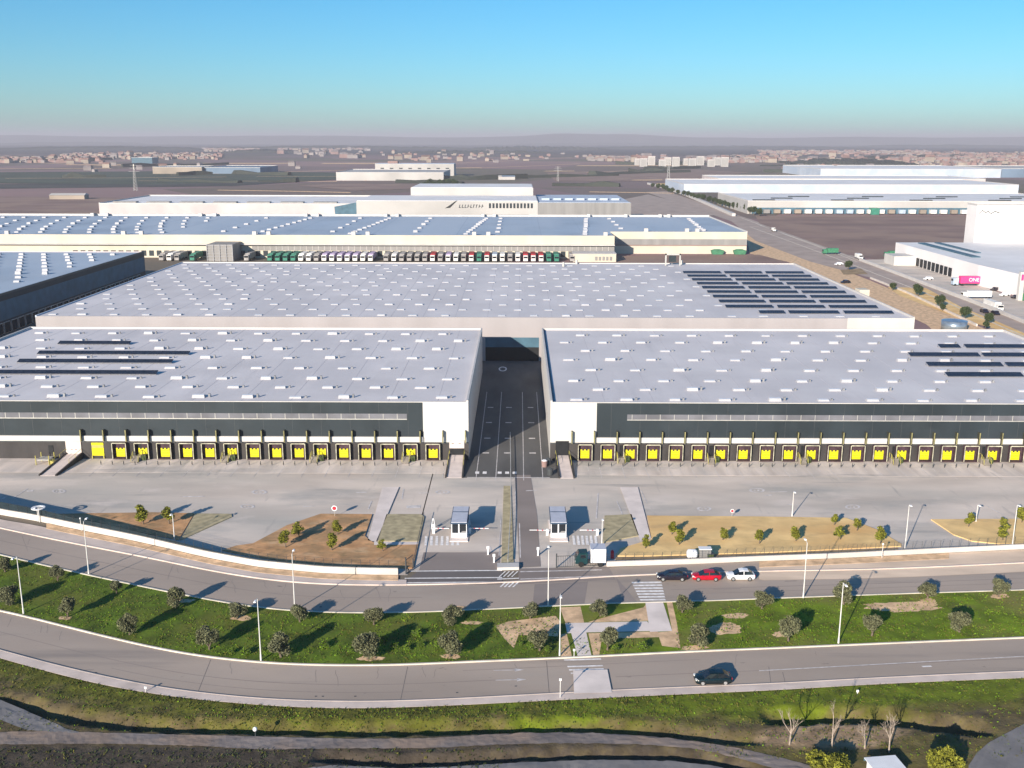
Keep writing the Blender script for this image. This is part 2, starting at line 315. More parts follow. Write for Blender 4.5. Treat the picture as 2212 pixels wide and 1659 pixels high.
WALL_R = smooth([(1308, 1224), (1500, 1218), (1636, 1212), (1800, 1206), (2000, 1196), (2212, 1186), (2400, 1178)], 1)
# ================================================================ GROUND
mb = MB()
front = curve(smooth([(p[0], (p[1]+q[1])/2) for p, q in zip(RB_T, RB_B)]), step=40)
xs = [-60000, -20000, -6000]+[]
pts = [Vector((-60000, front[0].y, 0)), Vector((-1500, front[0].y, 0))]+front+[Vector((1500, front[-1].y, 0)), Vector((60000, front[-1].y, 0))]
ys = [260, 700, 2000, 6000, 20000, 60000]; prev = [Vector((p.x, p.y, -.06)) for p in pts]
for Y in ys:
    cur = [Vector((p.x, Y, -.06)) for p in pts]
    for i in range(len(pts)-1): mb.face([prev[i], prev[i+1], cur[i+1], cur[i]], 'farmland')
    prev = cur
struct('ground', mb)
# near terrain with its ditches
D1 = [(0, 1518), (78, 1536), (156, 1554), (234, 1565), (339, 1573), (495, 1576), (576, 1577), (755, 1581), (886, 1580), (1123, 1574), (1225, 1573), (1329, 1577), (1407, 1583), (1485, 1590), (1563, 1600)]
D2 = [(729, 1640), (860, 1650), (990, 1645), (1123, 1636), (1277, 1632), (1433, 1632), (1524, 1642), (1602, 1658)]
D3 = [(1700, 1556), (1760, 1553), (1850, 1552), (1950, 1560), (2030, 1570), (2095, 1580)]
D4 = [(-60, 1585), (0, 1580), (60, 1584)]
def dw(pts): return [(G(x, y).x, G(x, y).y) for x, y in pts]
DITCH = [(dw(D1), 1.35, 1.0, 2.6, 5), (dw(D2), 1.2, .9, 1.8, 3), (dw(D3), 2.6, 1.2, 3.2, 3)]
def tz(X, Y):
    z = .075+.06*(noise.noise(Vector((X*.35, Y*.6, 0)))) + .05*noise.noise(Vector((X*1.6, Y*1.6, 3)))-.03
    for pl, dep, near, far, fade in DITCH:
        x0, x1 = pl[0][0], pl[-1][0]
        k = 1.0
        if X < x0: k = max(0, 1-(x0-X)/fade)
        if X > x1: k = max(0, 1-(X-x1)/fade)
        if k <= 0: continue
        s = Y-lerp(pl, min(max(X, x0), x1)); s += .5*noise.noise(Vector((X*.5, 0, 9)))
        q = max(0, 1+s/near) if s < 0 else max(0, 1-s/far)
        z -= dep*k*(q*q*(3-2*q))
    return z
L1T = smooth([(-200, 1588), (0, 1583.6), (65, 1580), (260, 1585), (417, 1589), (576, 1593), (755, 1597), (912, 1597), (1123, 1584), (1277, 1584), (1407, 1591), (1511, 1603), (1615, 1621), (1727, 1648), (1850, 1685)], 1)
L1B = smooth([(-200, 1611), (0, 1609.6), (260, 1608), (443, 1613), (576, 1622), (677, 1618), (807, 1618), (938, 1617), (1123, 1608), (1277, 1607), (1433, 1611), (1537, 1624), (1620, 1645), (1700, 1670), (1850, 1722)], 1)
L2T = [(300, 1700), (560, 1672), (720, 1655), (870, 1661), (1000, 1657), (1123, 1648), (1300, 1643), (1440, 1645), (1540, 1655), (1620, 1672), (1700, 1700)]
mb = MB(); STX, STY = 6, 4.5
nx = int((2640+420)/STX); rows = 130; grid = []
for j in range(rows+1):
    row = []
    for i in range(nx+1):
        x = -420+STX*i; ymid = (lerp(RB_T, x)+lerp(RB_B, x))/2; ye = lerp(SB_B, x)
        y = ymid+(1900-ymid)*(j/rows)**1.25
        g = G(x, y); z = tz(g.x, g.y)
        if y < ye: z = -.06
        row.append((g.x, g.y, z)); 
    grid.append(row)
mb.v = [p for r in grid for p in r]
def near_mat(x, y, X, Y):
    n1 = noise.noise(Vector((X*.25, Y*.45, 0))); n2 = noise.noise(Vector((X*.8, Y*1.2, 5)))
    e = lerp(SB_B, x); d = y-e
    if x < 150 and 1540 < y < 1583 and False: return 'lane_grey'
    if y > 1615+5*n1 and x < 1000: return 'dark_earth'
    if y > lerp(L1B, x)-2 and x < 1700: return 'dark_earth' if n2 > -.25 else 'dry_grass'
    if x > 1600:
        dd = math.hypot((x-1790)/150, (y-1590)/28)+.4*n1
        if dd < 1 and y > 1560: return 'bare_soil'
        if y > 1590+16*n1: return 'dry_grass' if n2 < .25 else 'verge'
    lim = 34+26*n1+ (14 if x > 1100 else 0)
    if d < lim: return 'grass_bright' if x > 1050+300*n1 else 'verge'
    if d < lim+22: return 'verge' if n2 > 0 else 'dry_grass'
    return 'dark_earth' if n2 > .1 else 'dry_grass'
TONE = {'dark_earth': (.066, .052, .040), 'dry_grass': (.125, .097, .042), 'verge': (.105, .108, .013), 'grass_bright': (.12, .155, .008), 'bare_soil': (.30, .21, .135), 'lane_grey': (.2, .19, .19)}
for j in range(rows):
    for i in range(nx):
        a = j*(nx+1)+i; mb.f.append((a+1, a, a+nx+1, a+nx+2)); mb.m.append(mb.mi('terrain'))
tone = []
for j in range(rows+1):
    for i in range(nx+1):
        p = grid[j][i]; x = -420+STX*i; ymid = (lerp(RB_T, x)+lerp(RB_B, x))/2; y = ymid+(1900-ymid)*(j/rows)**1.25; q = [0, 0, 0]
        for dx, dy in ((0, 0), (-10, 2), (10, -2), (5, 5), (-5, -5)):
            c_ = TONE[near_mat(x+dx, y+dy, p[0]+dx*.06, p[1]-dy*.15)]; q = [u+v/5 for u, v in zip(q, c_)]
        tone += q+[1]
near = struct('embankment', mb)
ca = near.data.color_attributes.new('ground_tone', 'FLOAT_COLOR', 'POINT'); ca.data.foreach_set('color', tone)
near.data.polygons.foreach_set('use_smooth', [True]*len(near.data.polygons))
if near.data.polygons[10].normal.z < 0: near.data.flip_normals()
def drape(name, top, bot, m, x0, x1, step=8, cross=8, dz=.05):
    mb = MB(); cols = []
    x = x0
    while x <= x1:
        c = []
        for k in range(cross+1):
            y = lerp(top, x)+(lerp(bot, x)-lerp(top, x))*k/cross+(1.6*noise.noise(Vector((x*.05, k, 2))) if k in (0, cross) else 0); g = G(x, y); c.append((g.x, g.y, max(tz(g.x, g.y), .0)+dz))
        cols.append(c); x += step
    for i in range(len(cols)-1):
        for k in range(cross): mb.face([cols[i][k+1], cols[i+1][k+1], cols[i+1][k], cols[i][k]], m)
    return struct(name, mb)
drape('track', L1T, L1B, 'lane_gravel', -400, 1850)
drape('lower_track', L2T, [(300, 1760), (900, 1720), (1300, 1705), (1700, 1760)], 'lane_grey', 560, 1690)
drape('branch_track', [(-300, 1440), (0, 1512), (80, 1546), (146, 1577), (180, 1584)], [(-300, 1500), (0, 1556), (60, 1579), (150, 1584.5), (180, 1585)], 'lane_grey', -300, 180)
drape('turning_area', [(2090, 1659), (2110, 1628), (2135, 1606), (2212, 1565), (2400, 1490), (2640, 1400)], [(2090, 1670), (2110, 1900), (2135, 1900), (2640, 1900)], 'lane_grey', 2092, 2640, 8, 16)
# ---------------------------------------------------------------- roads and pavements
band('road', RB_T, RB_B, .0, 'road')
band('pavement', RB_B, SB_B, .12, 'pavement', thick=.02)
band('upper_road', RA_T, RA_B, .0, 'road')
band('grass_strip', RA_B, RB_T, .06, 'grass', x1=1240, thick=.1)
band('grass_strip_right', RA_B, RB_T, .06, 'grass_bright', x0=1240, thick=.1)
for nm, crv, wd in (('kerb', RA_B, .28), ('kerb_lower', RB_T, .26), ('kerb_pavement', RB_B, .18), ('kerb_upper', RA_T, .30)):
    struct(nm, kerbline(nm, curve(crv), wd, .15 if nm != 'kerb_pavement' else .127, 'kerb' if nm in ('kerb', 'kerb_lower') else 'pavement'))
# verge between yard wall and upper road
LW = [(p[0], p[1]+1) for p in WALL_L]
band('pavement_upper', [(x, y+9) for x, y in LW], RA_T, .10, 'pavement', x0=-420, x1=878, thick=.12)
band('soil_verge', [(x, y) for x, y in LW], [(x, y+11) for x, y in LW], .13, 'soil_pale', x0=100, x1=860, thick=.1)
band('soil_verge_right', [(x, y+1) for x, y in WALL_R], [(x, y+13) for x, y in WALL_R], .06, 'soil_pale', x0=1640, x1=2050, thick=.1)
band('pavement_east', [(x, y+1) for x, y in WALL_R], [(x, y+19 if x > 1636 else y+13) for x, y in RA_T], .03, 'concrete', x0=1640, x1=2640, thick=.0); [o_.data.materials.clear() or o_.data.materials.append(MATS['beige_strip']) for o_ in bpy.data.objects if o_.name.startswith('pavement_east')]
flat('asphalt_bay', [(1308, 1226), (1640, 1213), (1640, 1237), (1310, 1252)], .006, 'road')
# yard
mb = MB(); wl = curve(WALL_L, -420, 880); wr = curve(WALL_R, 1308, 2640)
edge = wl+[G(880, 1232), G(1300, 1226)]+wr
for i in range(len(edge)-1):
    a, b = edge[i], edge[i+1]; a = Vector((a.x, a.y, -.03)); b = Vector((b.x, b.y, -.03))
    if b.x <= a.x: continue
    mb.face([a, b, (b.x, 215, -.03), (a.x, 215, -.03)], 'yard')
struct('yard', mb)
mb = MB(); mb.box(-130, -14.2, 194, 203.1, -.02, .0, 'yard_dock'); mb.box(11.5, 130, 193.5, 203.1, -.02, .0, 'yard_dock'); struct('dock_apron', mb)
mb = MB(); mb.box(-14.3, 11.4, 191.5, 203, -.02, .004, 'lane_dark'); mb.box(-10.2, 6.7, 203, 301, -.02, .004, 'lane_dark'); struct('service_lane', mb)
flat('entrance_apron', [(905, 1232), (1085, 1230), (1085, 1262), (865, 1264)], .012, 'road_new')
flat('entrance_apron_east', [(1120, 1228), (1315, 1224), (1330, 1252), (1120, 1262)], .012, 'road_mid')
flat('asphalt_patch', [(1155, 1262), (1270, 1256), (1262, 1306), (1150, 1312)], .012, 'road_mid')
flat('asphalt_patch_east', [(1330, 1246), (1376, 1300), (1350, 1302), (1290, 1304), (1345, 1290)], .012, 'road_mid')
flat('entrance_lane', [(915, 1193), (1080, 1193), (1080, 1232), (905, 1233)], .0, 'road_mid')
flat('entrance_lane_upper', [(925, 1112), (1082, 1112), (1080, 1192), (912, 1192)], -.006, 'yard')
# islands
Z0 = .10
def island(name, pts, m, z=.02, h=.12):
    P_ = [G(x, y) for x, y in pts]; mb = MB(); mb.prism([(p.x, p.y) for p in P_], -.02, z+h, m); return struct(name, mb)
island('planting_bed', [(96, 1112), (190, 1110), (330, 1108), (420, 1110), (386, 1167), (300, 1150), (190, 1128)], 'soil')
island('planting_bed_tip', [(422, 1110), (500, 1111), (501, 1117), (389, 1168)], 'gravel_green', h=.09)
island('planting_bed_middle', [(547, 1175), (620, 1136), (693, 1111), (804, 1112), (788, 1159), (806, 1173), (904, 1174), (891, 1228), (740, 1226), (640, 1217), (540, 1202), (480, 1190), (510, 1180)], 'soil')
island('gravel_bed', [(835, 1112), (909, 1112), (917, 1117), (905, 1170), (816, 1170)], 'gravel_green')
island('gravel_bed_east', [(1306, 1115), (1364, 1112), (1380, 1158), (1302, 1173)], 'gravel_green')
island('sand_bed', [(1398, 1115), (1640, 1117), (1828, 1120), (1896, 1146), (1948, 1177), (1946, 1181), (1670, 1194), (1400, 1202), (1330, 1202), (1340, 1186), (1408, 1166)], 'sand')
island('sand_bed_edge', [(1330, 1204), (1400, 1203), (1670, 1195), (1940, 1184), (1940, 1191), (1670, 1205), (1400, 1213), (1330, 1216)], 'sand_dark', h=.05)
island('sand_bed_east', [(2011, 1123), (2212, 1122), (2420, 1119), (2420, 1168), (2160, 1176), (2100, 1170), (2060, 1156)], 'sand')
flat('footway', [(826, 1052), (862, 1052), (812, 1170), (794, 1167)], .14, 'path_pale')
flat('footway_east', [(1339, 1052), (1378, 1052), (1406, 1162), (1383, 1168)], .14, 'path_pale')
flat('footway_link', [(808, 1170), (905, 1170), (903, 1176), (808, 1177)], .145, 'path_pale')
island('centre_strip', [(1088, 1050), (1104, 1050), (1110, 1218), (1083, 1218)], 'gravel_green', h=.06)
# lower footpath across the grass strip
PZ = .075
flat('footpath', [(1228, 1347), (1248, 1417), (1278, 1418), (1266, 1364)], PZ, 'path_pale')
flat('footpath_cross', [(1221, 1346), (1398, 1342), (1412, 1363), (1266, 1366), (1225, 1368)], PZ+.01, 'path_pale')
flat('footpath_upper', [(1394, 1301), (1432, 1300), (1452, 1363), (1404, 1365)], PZ+.02, 'path_pale')
flat('pavement_corner', [(1238, 1448), (1312, 1446), (1322, 1496), (1240, 1498)], .16, 'path_pale')
for i, pp in enumerate([[(1209, 1312), (1254, 1310), (1262, 1346), (1222, 1347)], [(1300, 1335), (1390, 1312), (1398, 1302), (1400, 1341), (1270, 1344)], [(1212, 1370), (1224, 1368), (1236, 1420), (1212, 1421)],
                        [(1440, 1300), (1452, 1300), (1462, 1345), (1470, 1400), (1430, 1395), (1420, 1366), (1452, 1363)], [(1271, 1368), (1420, 1364), (1432, 1376), (1300, 1380), (1294, 1418), (1282, 1418)],
                        [(1070, 1352), (1100, 1342), (1200, 1330), (1212, 1345), (1205, 1375), (1160, 1372), (1120, 1372), (1110, 1400), (1090, 1380)]]):
    flat('soil_patch', pp, .066+i*.0005, 'soil_pale')
rr = random.Random(5)
for (x, y, w_, h_) in [(395, 1297, 26, 5), (520, 1335, 24, 6), (1020, 1345, 26, 4), (990, 1312, 18, 4), (1570, 1358, 40, 14), (1590, 1330, 30, 6), (2005, 1300, 22, 8), (2160, 1288, 22, 5), (1690, 1370, 24, 7), (800, 1422, 30, 6), (975, 1418, 24, 6), (1500, 1400, 30, 7), (1950, 1310, 90, 12), (1330, 1372, 40, 4), (140, 1335, 16, 4)]:
    flat('soil_patch', [(x+w_*math.cos(t*.1963)*q, y+h_*math.sin(t*.1963)*q) for t in range(32) for q in (.78+.3*noise.noise(Vector((x+math.cos(t*.1963)*1.3, y+math.sin(t*.1963)*1.3, 0)))+.26*rr.random(),)], .0695+.0003*rr.random(), 'soil_pale')
flat('asphalt_lane', [(1112, 1026), (1146, 1026), (1160, 1110), (1168, 1224), (1122, 1226)], .006, 'road_mid')
# ---------------------------------------------------------------- painted markings
def mark(pts, z=.018, m='paint'): mk.face([G(x, y, z) for x, y in pts][::-1], m)
mk = MB()
for k in range(7):       # zebra at left gate
    x = 918+k*11.5; mark([(x, 1158), (x+5.5, 1158), (x+5, 1178), (x-1, 1178)][::-1])
for k in range(6):
    x = 1236+k*9.5; mark([(x, 1157), (x+5, 1157), (x+8, 1177), (x+2, 1177)][::-1])
for k in range(7):       # zebra on the upper road
    y = 1257+k*6.2; t = (y-1257)/43; mark([(1364+t*20, y), (1428+t*10, y-1), (1430+t*10, y+2.6), (1366+t*20, y+3.2)][::-1], .02)
for k in range(5):       # zebra on the lower road
    if k == 1: continue
    y = 1424+k*7.2; t = k/5; mark([(1218+t*18, y), (1298+t*10, y-2), (1299+t*10, y+.8), (1219+t*18, y+3)][::-1], .02)
for y in (1232, 1247.5, 1257): mark([(885-(y-1232)*.7, y+.8), (1085, y-1), (1085, y+1), (885-(y-1232)*.7, y+2.6)][::-1], .02)
for a, b in (((1124, 1234), (1300, 1230)), ((1124, 1250), (1310, 1243))): mark([a, b, (b[0], b[1]+1.6), (a[0], a[1]+1.8)][::-1], .02, 'paint_worn')
for k in range(4): mark([(1090+k*9, 1234), (1093+k*9, 1234), (1080+k*9, 1246), (1077+k*9, 1246)][::-1], .022)
for k in range(4): mark([(1092+k*9, 1256), (1096+k*9, 1256), (1083+k*9, 1268), (1079+k*9, 1268)][::-1], .022)
mark([(1076, 1228), (1120, 1227), (1121, 1228.6), (1076, 1229.8)][::-1], .022); mark([(1074, 1250), (1121, 1248), (1121, 1250), (1074, 1252)][::-1], .022)
for x, y in ((1112, 1447), (1117, 1468)):   # lane arrows on the lower road
    mark([(x-46, y+.5), (x+3, y-.5), (x+3, y+1), (x-46, y+1.8)][::-1], .02, 'paint_worn'); mark([(x, y-3), (x+20, y-.5), (x, y+3.6)][::-1], .02, 'paint_worn')
for (x, y) in ((2010, 1486-26), ): mark([(x, y), (x+36, y-1), (x+36, y+.6), (x, y+1.6)][::-1], .02)
mark([(1640, 1448), (2212, 1417), (2212, 1418.4), (1640, 1449.6)][::-1], .02, 'paint_worn')
mark([(1990, 1438.6), (2010, 1437.6), (2014, 1440), (1994, 1441.2)][::-1], .023)
def ring(cx, cy, rx, ry, wd=.16, n=22, m='paint', z=.012):
    for i in range(n):
        a, b = 2*math.pi*i/n, 2*math.pi*(i+1)/n
        mark([(cx+rx*math.cos(t)*s, cy+ry*math.sin(t)*s) for t, s in ((a, 1), (b, 1), (b, 1-wd*1.6), (a, 1-wd*1.6))][::-1], z, m)
for x, y, rx, m_ in ((534, 1094, 16, 'paint_worn'), (560, 1063, 17, 'paint_worn'), (127, 1061, 15, 'paint_worn'), (1635, 1059, 17, 'paint_worn'), (1521, 1099, 16, 'paint_worn'), (1842, 1095, 17, 'paint_worn'), (956, 1063, 16, 'paint_worn')):
    ring(x, y, rx, rx*.30, .2, m=m_); mark([(x-6, y-1), (x-3, y-1), (x-3, y+1.6), (x-6, y+1.6)][::-1], .012, m_); mark([(x+1, y-1.6), (x+6, y-1.2), (x+5, y+1.6), (x+1, y+1.6)][::-1], .012, m_)
ring(1086, 797, 9, 5, .2, m='paint')
for x0, y0, x1, y1, wd in ((395, 1073, 442, 1072, 2), (0, 1079, 12, 1074, 2.4), (27, 1076, 60, 1055, 1.6), (58, 1061, 72, 1060, 3), (655, 1094, 680, 1093, 1.6), (770, 1064, 792, 1063, 2), (872, 1056, 868, 1078, 2.6), (803, 1082, 795, 1100, 2.6), (878, 1095, 908, 1094, 6), (905, 1065, 925, 1065, 1.5), (1136, 1060, 1160, 1059, 1.5),
                           (1292, 1065, 1288, 1120, 3), (1332, 1082, 1345, 1112, 2.4), (1385, 1060, 1398, 1088, 2), (1700, 1090, 1712, 1090, 1.6), (2130, 1092, 2170, 1114, 1.6), (1652, 1070, 1668, 1069, 2), (1058, 1180, 1062, 1192, 3), (1082, 1120, 1078, 1200, 1.8), (1122, 1130, 1124, 1205, 2.2), (1113, 1060, 1116, 1120, 1.4), (1660, 1063, 1700, 1062, 1.3)):
    if abs(x1-x0) > abs(y1-y0): mark([(x0, y0-wd/2), (x1, y1-wd/2), (x1, y1+wd/2), (x0, y0+wd/2)][::-1], .013, 'paint_worn')
    else: mark([(x0-wd/2, y0), (x0+wd/2, y0), (x1+wd/2, y1), (x1-wd/2, y1)], .013, 'paint_worn')
for X in (-8.2, -4.3, 1.2, 5.0):                         # lane lines of the passage
    mk.box(X-.07, X+.07, 190, 262, .006, .012, 'paint_worn')
for Y in (208, 219, 232, 246): 
    for X in (-6.8, -2.2, 3.2): mk.box(X-.7, X+.7, Y-.35, Y+.35, .006, .013, 'paint_worn')
for k in range(5): mk.box(-8.5+k*1.5+(1.5 if k > 1 else 0), -7.7+k*1.5+(1.5 if k > 1 else 0), 194, 195.4, .006, .013, 'paint')
mk.box(-10.0, 6.4, 191.6, 191.9, .006, .014, 'paint_worn')
for k in range(46):                                     # bay lines running out from the docks
    for s, X0 in ((-1, -14.9), (1, 12.0)):
        X = X0+s*k*2.34
        if X < -88 or X > 128: continue
        mk.box(X-.05, X+.05, 191.5 if k % 2 == 0 else 196, 198.5, .004, .010, 'paint_worn')
o = struct('road_markings', mk)
import bmesh
bm_ = bmesh.new(); bm_.from_mesh(o.data)
for f in bm_.faces:
    if abs(f.normal.z) > .9 and f.normal.z < 0 and len(f.verts) == 4 and max(v.co.z for v in f.verts)-min(v.co.z for v in f.verts) < 1e-4 and f.calc_center_median().z > .0119: f.normal_flip()
bm_.to_mesh(o.data); bm_.free()
# tar joints and tyre scuffs on the roads
mk = MB(); rr = random.Random(3)
for x, y0, y1, dx in ((880, 1440, 1516, -16), (1180, 1428, 1500, 6), (455, 1424, 1500, -30), (1660, 1440, 1478, 5), (1690, 1452, 1476, 6)):
    mark([(x, y0), (x+1.2, y0), (x+dx+1.2, y1), (x+dx, y1)], .008, 'road_new')
for x, y, l in ((180, 1447, 22), (400, 1527-18, 26), (1695, 1255, 26), (1540, 1272, 60), (1240, 1452, 40)): mark([(x, y), (x+l, y-1), (x+l, y+.2), (x, y+1.2)][::-1], .008, 'road_mid')
def seam(top, bot, t, x0, x1, m, w_=1.0, z=.007):
    x = x0
    while x < x1:
        a = lerp(top, x)+(lerp(bot, x)-lerp(top, x))*t; b = lerp(top, x+16)+(lerp(bot, x+16)-lerp(top, x+16))*t
        mark([(x, a), (x+16, b), (x+16, b+w_), (x, a+w_)][::-1], z, m); x += 16
seam(RB_T, RB_B, .52, -400, 1080, 'road_mid', .9); seam(RB_T, RB_B, .74, 240, 900, 'road_mid', .7); seam(RB_T, RB_B, .60, 1330, 2600, 'road_mid', .9); seam(RB_T, RB_B, .22, 1000, 1500, 'road_mid', .6)
seam(RA_T, RA_B, .45, -400, 900, 'road_mid', .8); seam(RA_T, RA_B, .55, 1450, 2600, 'road_mid', .8); seam(RA_T, RA_B, .72, 1500, 2300, 'road_mid', .5)
for _ in range(34):
    x = rr.uniform(-50, 2250); top, bot = ((RB_T, RB_B), (RA_T, RA_B))[rr.randrange(2)]
    if top is RA_T and 900 < x < 1460: continue
    y0 = lerp(top, x)+4+rr.random()*8; y1 = y0+rr.uniform(8, 34); y1 = min(y1, lerp(bot, x)-3); dx = rr.uniform(-14, 14)
    n_ = 5; px_, py_ = x, y0
    for k in range(n_): qx, qy = x+dx*(k+1)/n_+rr.uniform(-2, 2), y0+(y1-y0)*(k+1)/n_; mark([(px_, py_), (px_+.8, py_), (qx+.8, qy), (qx, qy)], .0075, 'road_mid'); px_, py_ = qx, qy
for x, y, w_, h_ in ((470, 1472, 60, 12), (1420, 1462, 90, 14), (1080, 1480, 40, 9), (250, 1392, 40, 9), (1900, 1432, 70, 10), (700, 1292, 60, 8), (1720, 1262, 90, 9), (2050, 1250, 70, 8)): mark([(x, y), (x+w_, y-.03*w_), (x+w_+4, y+h_-.03*w_), (x+3, y+h_)][::-1], .005, 'road')
for x, y in ((680, 1503), (695, 1503), (765, 1503), (205, 1452), (1112, 1481), (1755, 1470), (985, 1495), (1400, 1295), (690, 1310), (1060, 1300)): mark([(x, y), (x+5, y-.2), (x+5, y+1.8), (x, y+2)][::-1], .0085, 'metal_dark')
struct('road_joint', mk)
# ================================================================ WAREHOUSES
def skylight_mb(x, y, z, w_=2.5, d=1.5, h=.55):
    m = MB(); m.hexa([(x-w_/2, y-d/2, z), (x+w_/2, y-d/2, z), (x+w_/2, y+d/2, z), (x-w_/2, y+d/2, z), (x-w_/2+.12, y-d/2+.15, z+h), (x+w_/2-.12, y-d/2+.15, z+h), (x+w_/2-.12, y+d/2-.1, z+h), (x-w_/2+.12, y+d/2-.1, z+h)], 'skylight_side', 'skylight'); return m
def vent(m, x, y, z): m.box(x-.2, x+.2, y-.2, y+.2, z, z+.5, 'vent_grey')
def add_mesh(dst, src):
    k = len(dst.v); dst.v += src.v
    for f, mi in zip(src.f, src.m): dst.f.append(tuple(i+k for i in f)); dst.m.append(dst.mi(src.mats[mi]))
def skylights(parent, pos, z, w_=2.5, d=1.5, h=.55, vents=True, opened=.12):
    pos = sorted(pos, key=lambda p: p[1]); rr = random.Random(len(pos)); first = None; rest = MB()
    base = skylight_mb(0, 0, 0, w_, d, h)
    if vents: vent(base, w_/2+.75, .3, 0)
    for i, (x, y) in enumerate(pos):
        x += rr.uniform(-.15, .15); y += rr.uniform(-.15, .15)
        if i < 95:
            if first is None: first = base.build('roof_skylight', parent); c = first
            else: c = first.copy(); scene.collection.objects.link(c)
            c.location = (x, y, z); s = rr.uniform(.92, 1.08); c.scale = (s, 1, rr.choice([1, 1, 1.5, .8]))
        else:
            q = MB(); add_mesh(q, base); q.v = [(a+x, b+y, c_+z) for a, b, c_ in q.v]; add_mesh(rest, q)
    if rest.v: tag(rest.build('roof_skylight', parent), kind='stuff')
def parapet(parent, x0, x1, y0, y1, z, h=.5, t=.4, m='parapet', front=True):
    mb = MB(); mb.box(x0, x1, y1-t, y1, z-.02, z+h, m); mb.box(x0, x0+t, y0, y1-t, z-.02, z+h, m); mb.box(x1-t, x1, y0, y1-t, z-.02, z+h, m)
    if front: mb.box(x0+t, x1-t, y0, y0+t, z-.02, z+h*.4, m)
    return mb.build('parapet', parent)
def pv_row(parent, x0, x1, y, z, d=2.3):
    mb = MB(); n = max(1, int((x1-x0)/1.15)); 
    mb.hexa([(x0, y-d/2, z+.20), (x1, y-d/2, z+.20), (x1, y+d/2, z+.75), (x0, y+d/2, z+.75), (x0, y-d/2, z+.26), (x1, y-d/2, z+.26), (x1, y+d/2, z+.81), (x0, y+d/2, z+.81)], 'pv_frame', 'pv')
    k = 0
    while x0+k*2.3 < x1: X = x0+k*2.3; mb.box(X, X+.08, y+d/2-.15, y+d/2-.05, z, z+.7, 'pv_frame'); mb.box(X, X+.08, y-d/2, y-d/2+.1, z, z+.2, 'pv_frame'); k += 1
    return mb.build('solar_panel_row', parent)
def roof_seams(parent, x0, x1, y0, y1, z, step, m='roof_seam'):
    mb = MB(); X = x0+step
    while X < x1-.5: mb.box(X-.05, X+.05, y0+.5, y1-.5, z, z+.02, m); X += step
    return mb.build('roof_seam', parent)
M('roof_seam', (.52, .49, .51), .8, .04, .1); M('seam_old', (0.52, 0.5135, 0.5785), .8, .04, .1); M('seam_blue', (.20, .27, .36), .8, .05, .1)
def dock_door(parent, X, Yw, big=False):
    """recessed sectional door with its dock shelter"""
    sh = MB(); w_, y1, z0, z1 = 1.5, Yw-.95, .35, 3.55; y0 = Yw-.02
    sh.box(X-w_, X-w_+.16, y1+.06, y0, z0, z1, 'shelter'); sh.box(X+w_-.16, X+w_, y1+.06, y0, z0, z1, 'shelter'); sh.box(X-w_, X+w_, y1+.06, y0, z1, z1+.18, 'shelter')
    sh.box(X-w_, X+w_, y1+.06, y0, z0-.18, z0, 'shelter')
    sh.box(X-w_-.01, X-w_+.14, y1, y1+.058, z0-.1, z1+.1, 'shelter_edge'); sh.box(X+w_-.14, X+w_+.01, y1, y1+.058, z0-.1, z1+.1, 'shelter_edge'); sh.box(X-w_+.15, X+w_-.15, y1, y1+.058, z1, z1+.2, 'shelter_edge')
    sh.box(X-w_+.17, X+w_-.17, Yw-.05, Yw-.015, z0, z1, 'shelter')
    s = sh.build('dock_shelter', parent)
    d = MB(); d.box(X-.92, X+.92, Yw-.10, Yw-.052, .5, 2.4, 'yellow')
    for z in (1.05, 1.6, 2.1): d.box(X-.92, X+.92, Yw-.115, Yw-.101, z, z+.03, 'yellow_rail')
    d.box(X-.55, X-.2, Yw-.118, Yw-.1015, 2.16, 2.42, 'glass'); d.box(X+.2, X+.55, Yw-.118, Yw-.1015, 2.16, 2.42, 'glass')
    o = d.build('dock_door', parent); return s
def big_yellow_door(parent, X, Yw):
    d = MB(); d.box(X-1.25, X+1.25, Yw-.10, Yw-.0, .7, 2.4, 'yellow'); d.box(X-1.25, X+1.25, Yw-.10, Yw, 3.0, 3.5, 'yellow'); d.box(X-1.25, X+1.25, Yw-.09, Yw, 2.41, 2.99, 'yellow_rail')
    d.box(X-1.3, X-1.1, Yw-.3, Yw-.11, .1, .7, 'yellow_rail'); d.box(X+1.1, X+1.3, Yw-.3, Yw-.11, .1, .7, 'yellow_rail'); d.build('loading_gate', parent)
FINS_L = [-10.8-4.69*k for k in range(18)]; DOORS_L = [-17.6-4.66*k for k in range(15)]
FINS_R = [11.2+4.665*k for k in range(28)]; DOORS_R = [14.0+4.70*k for k in range(25)]
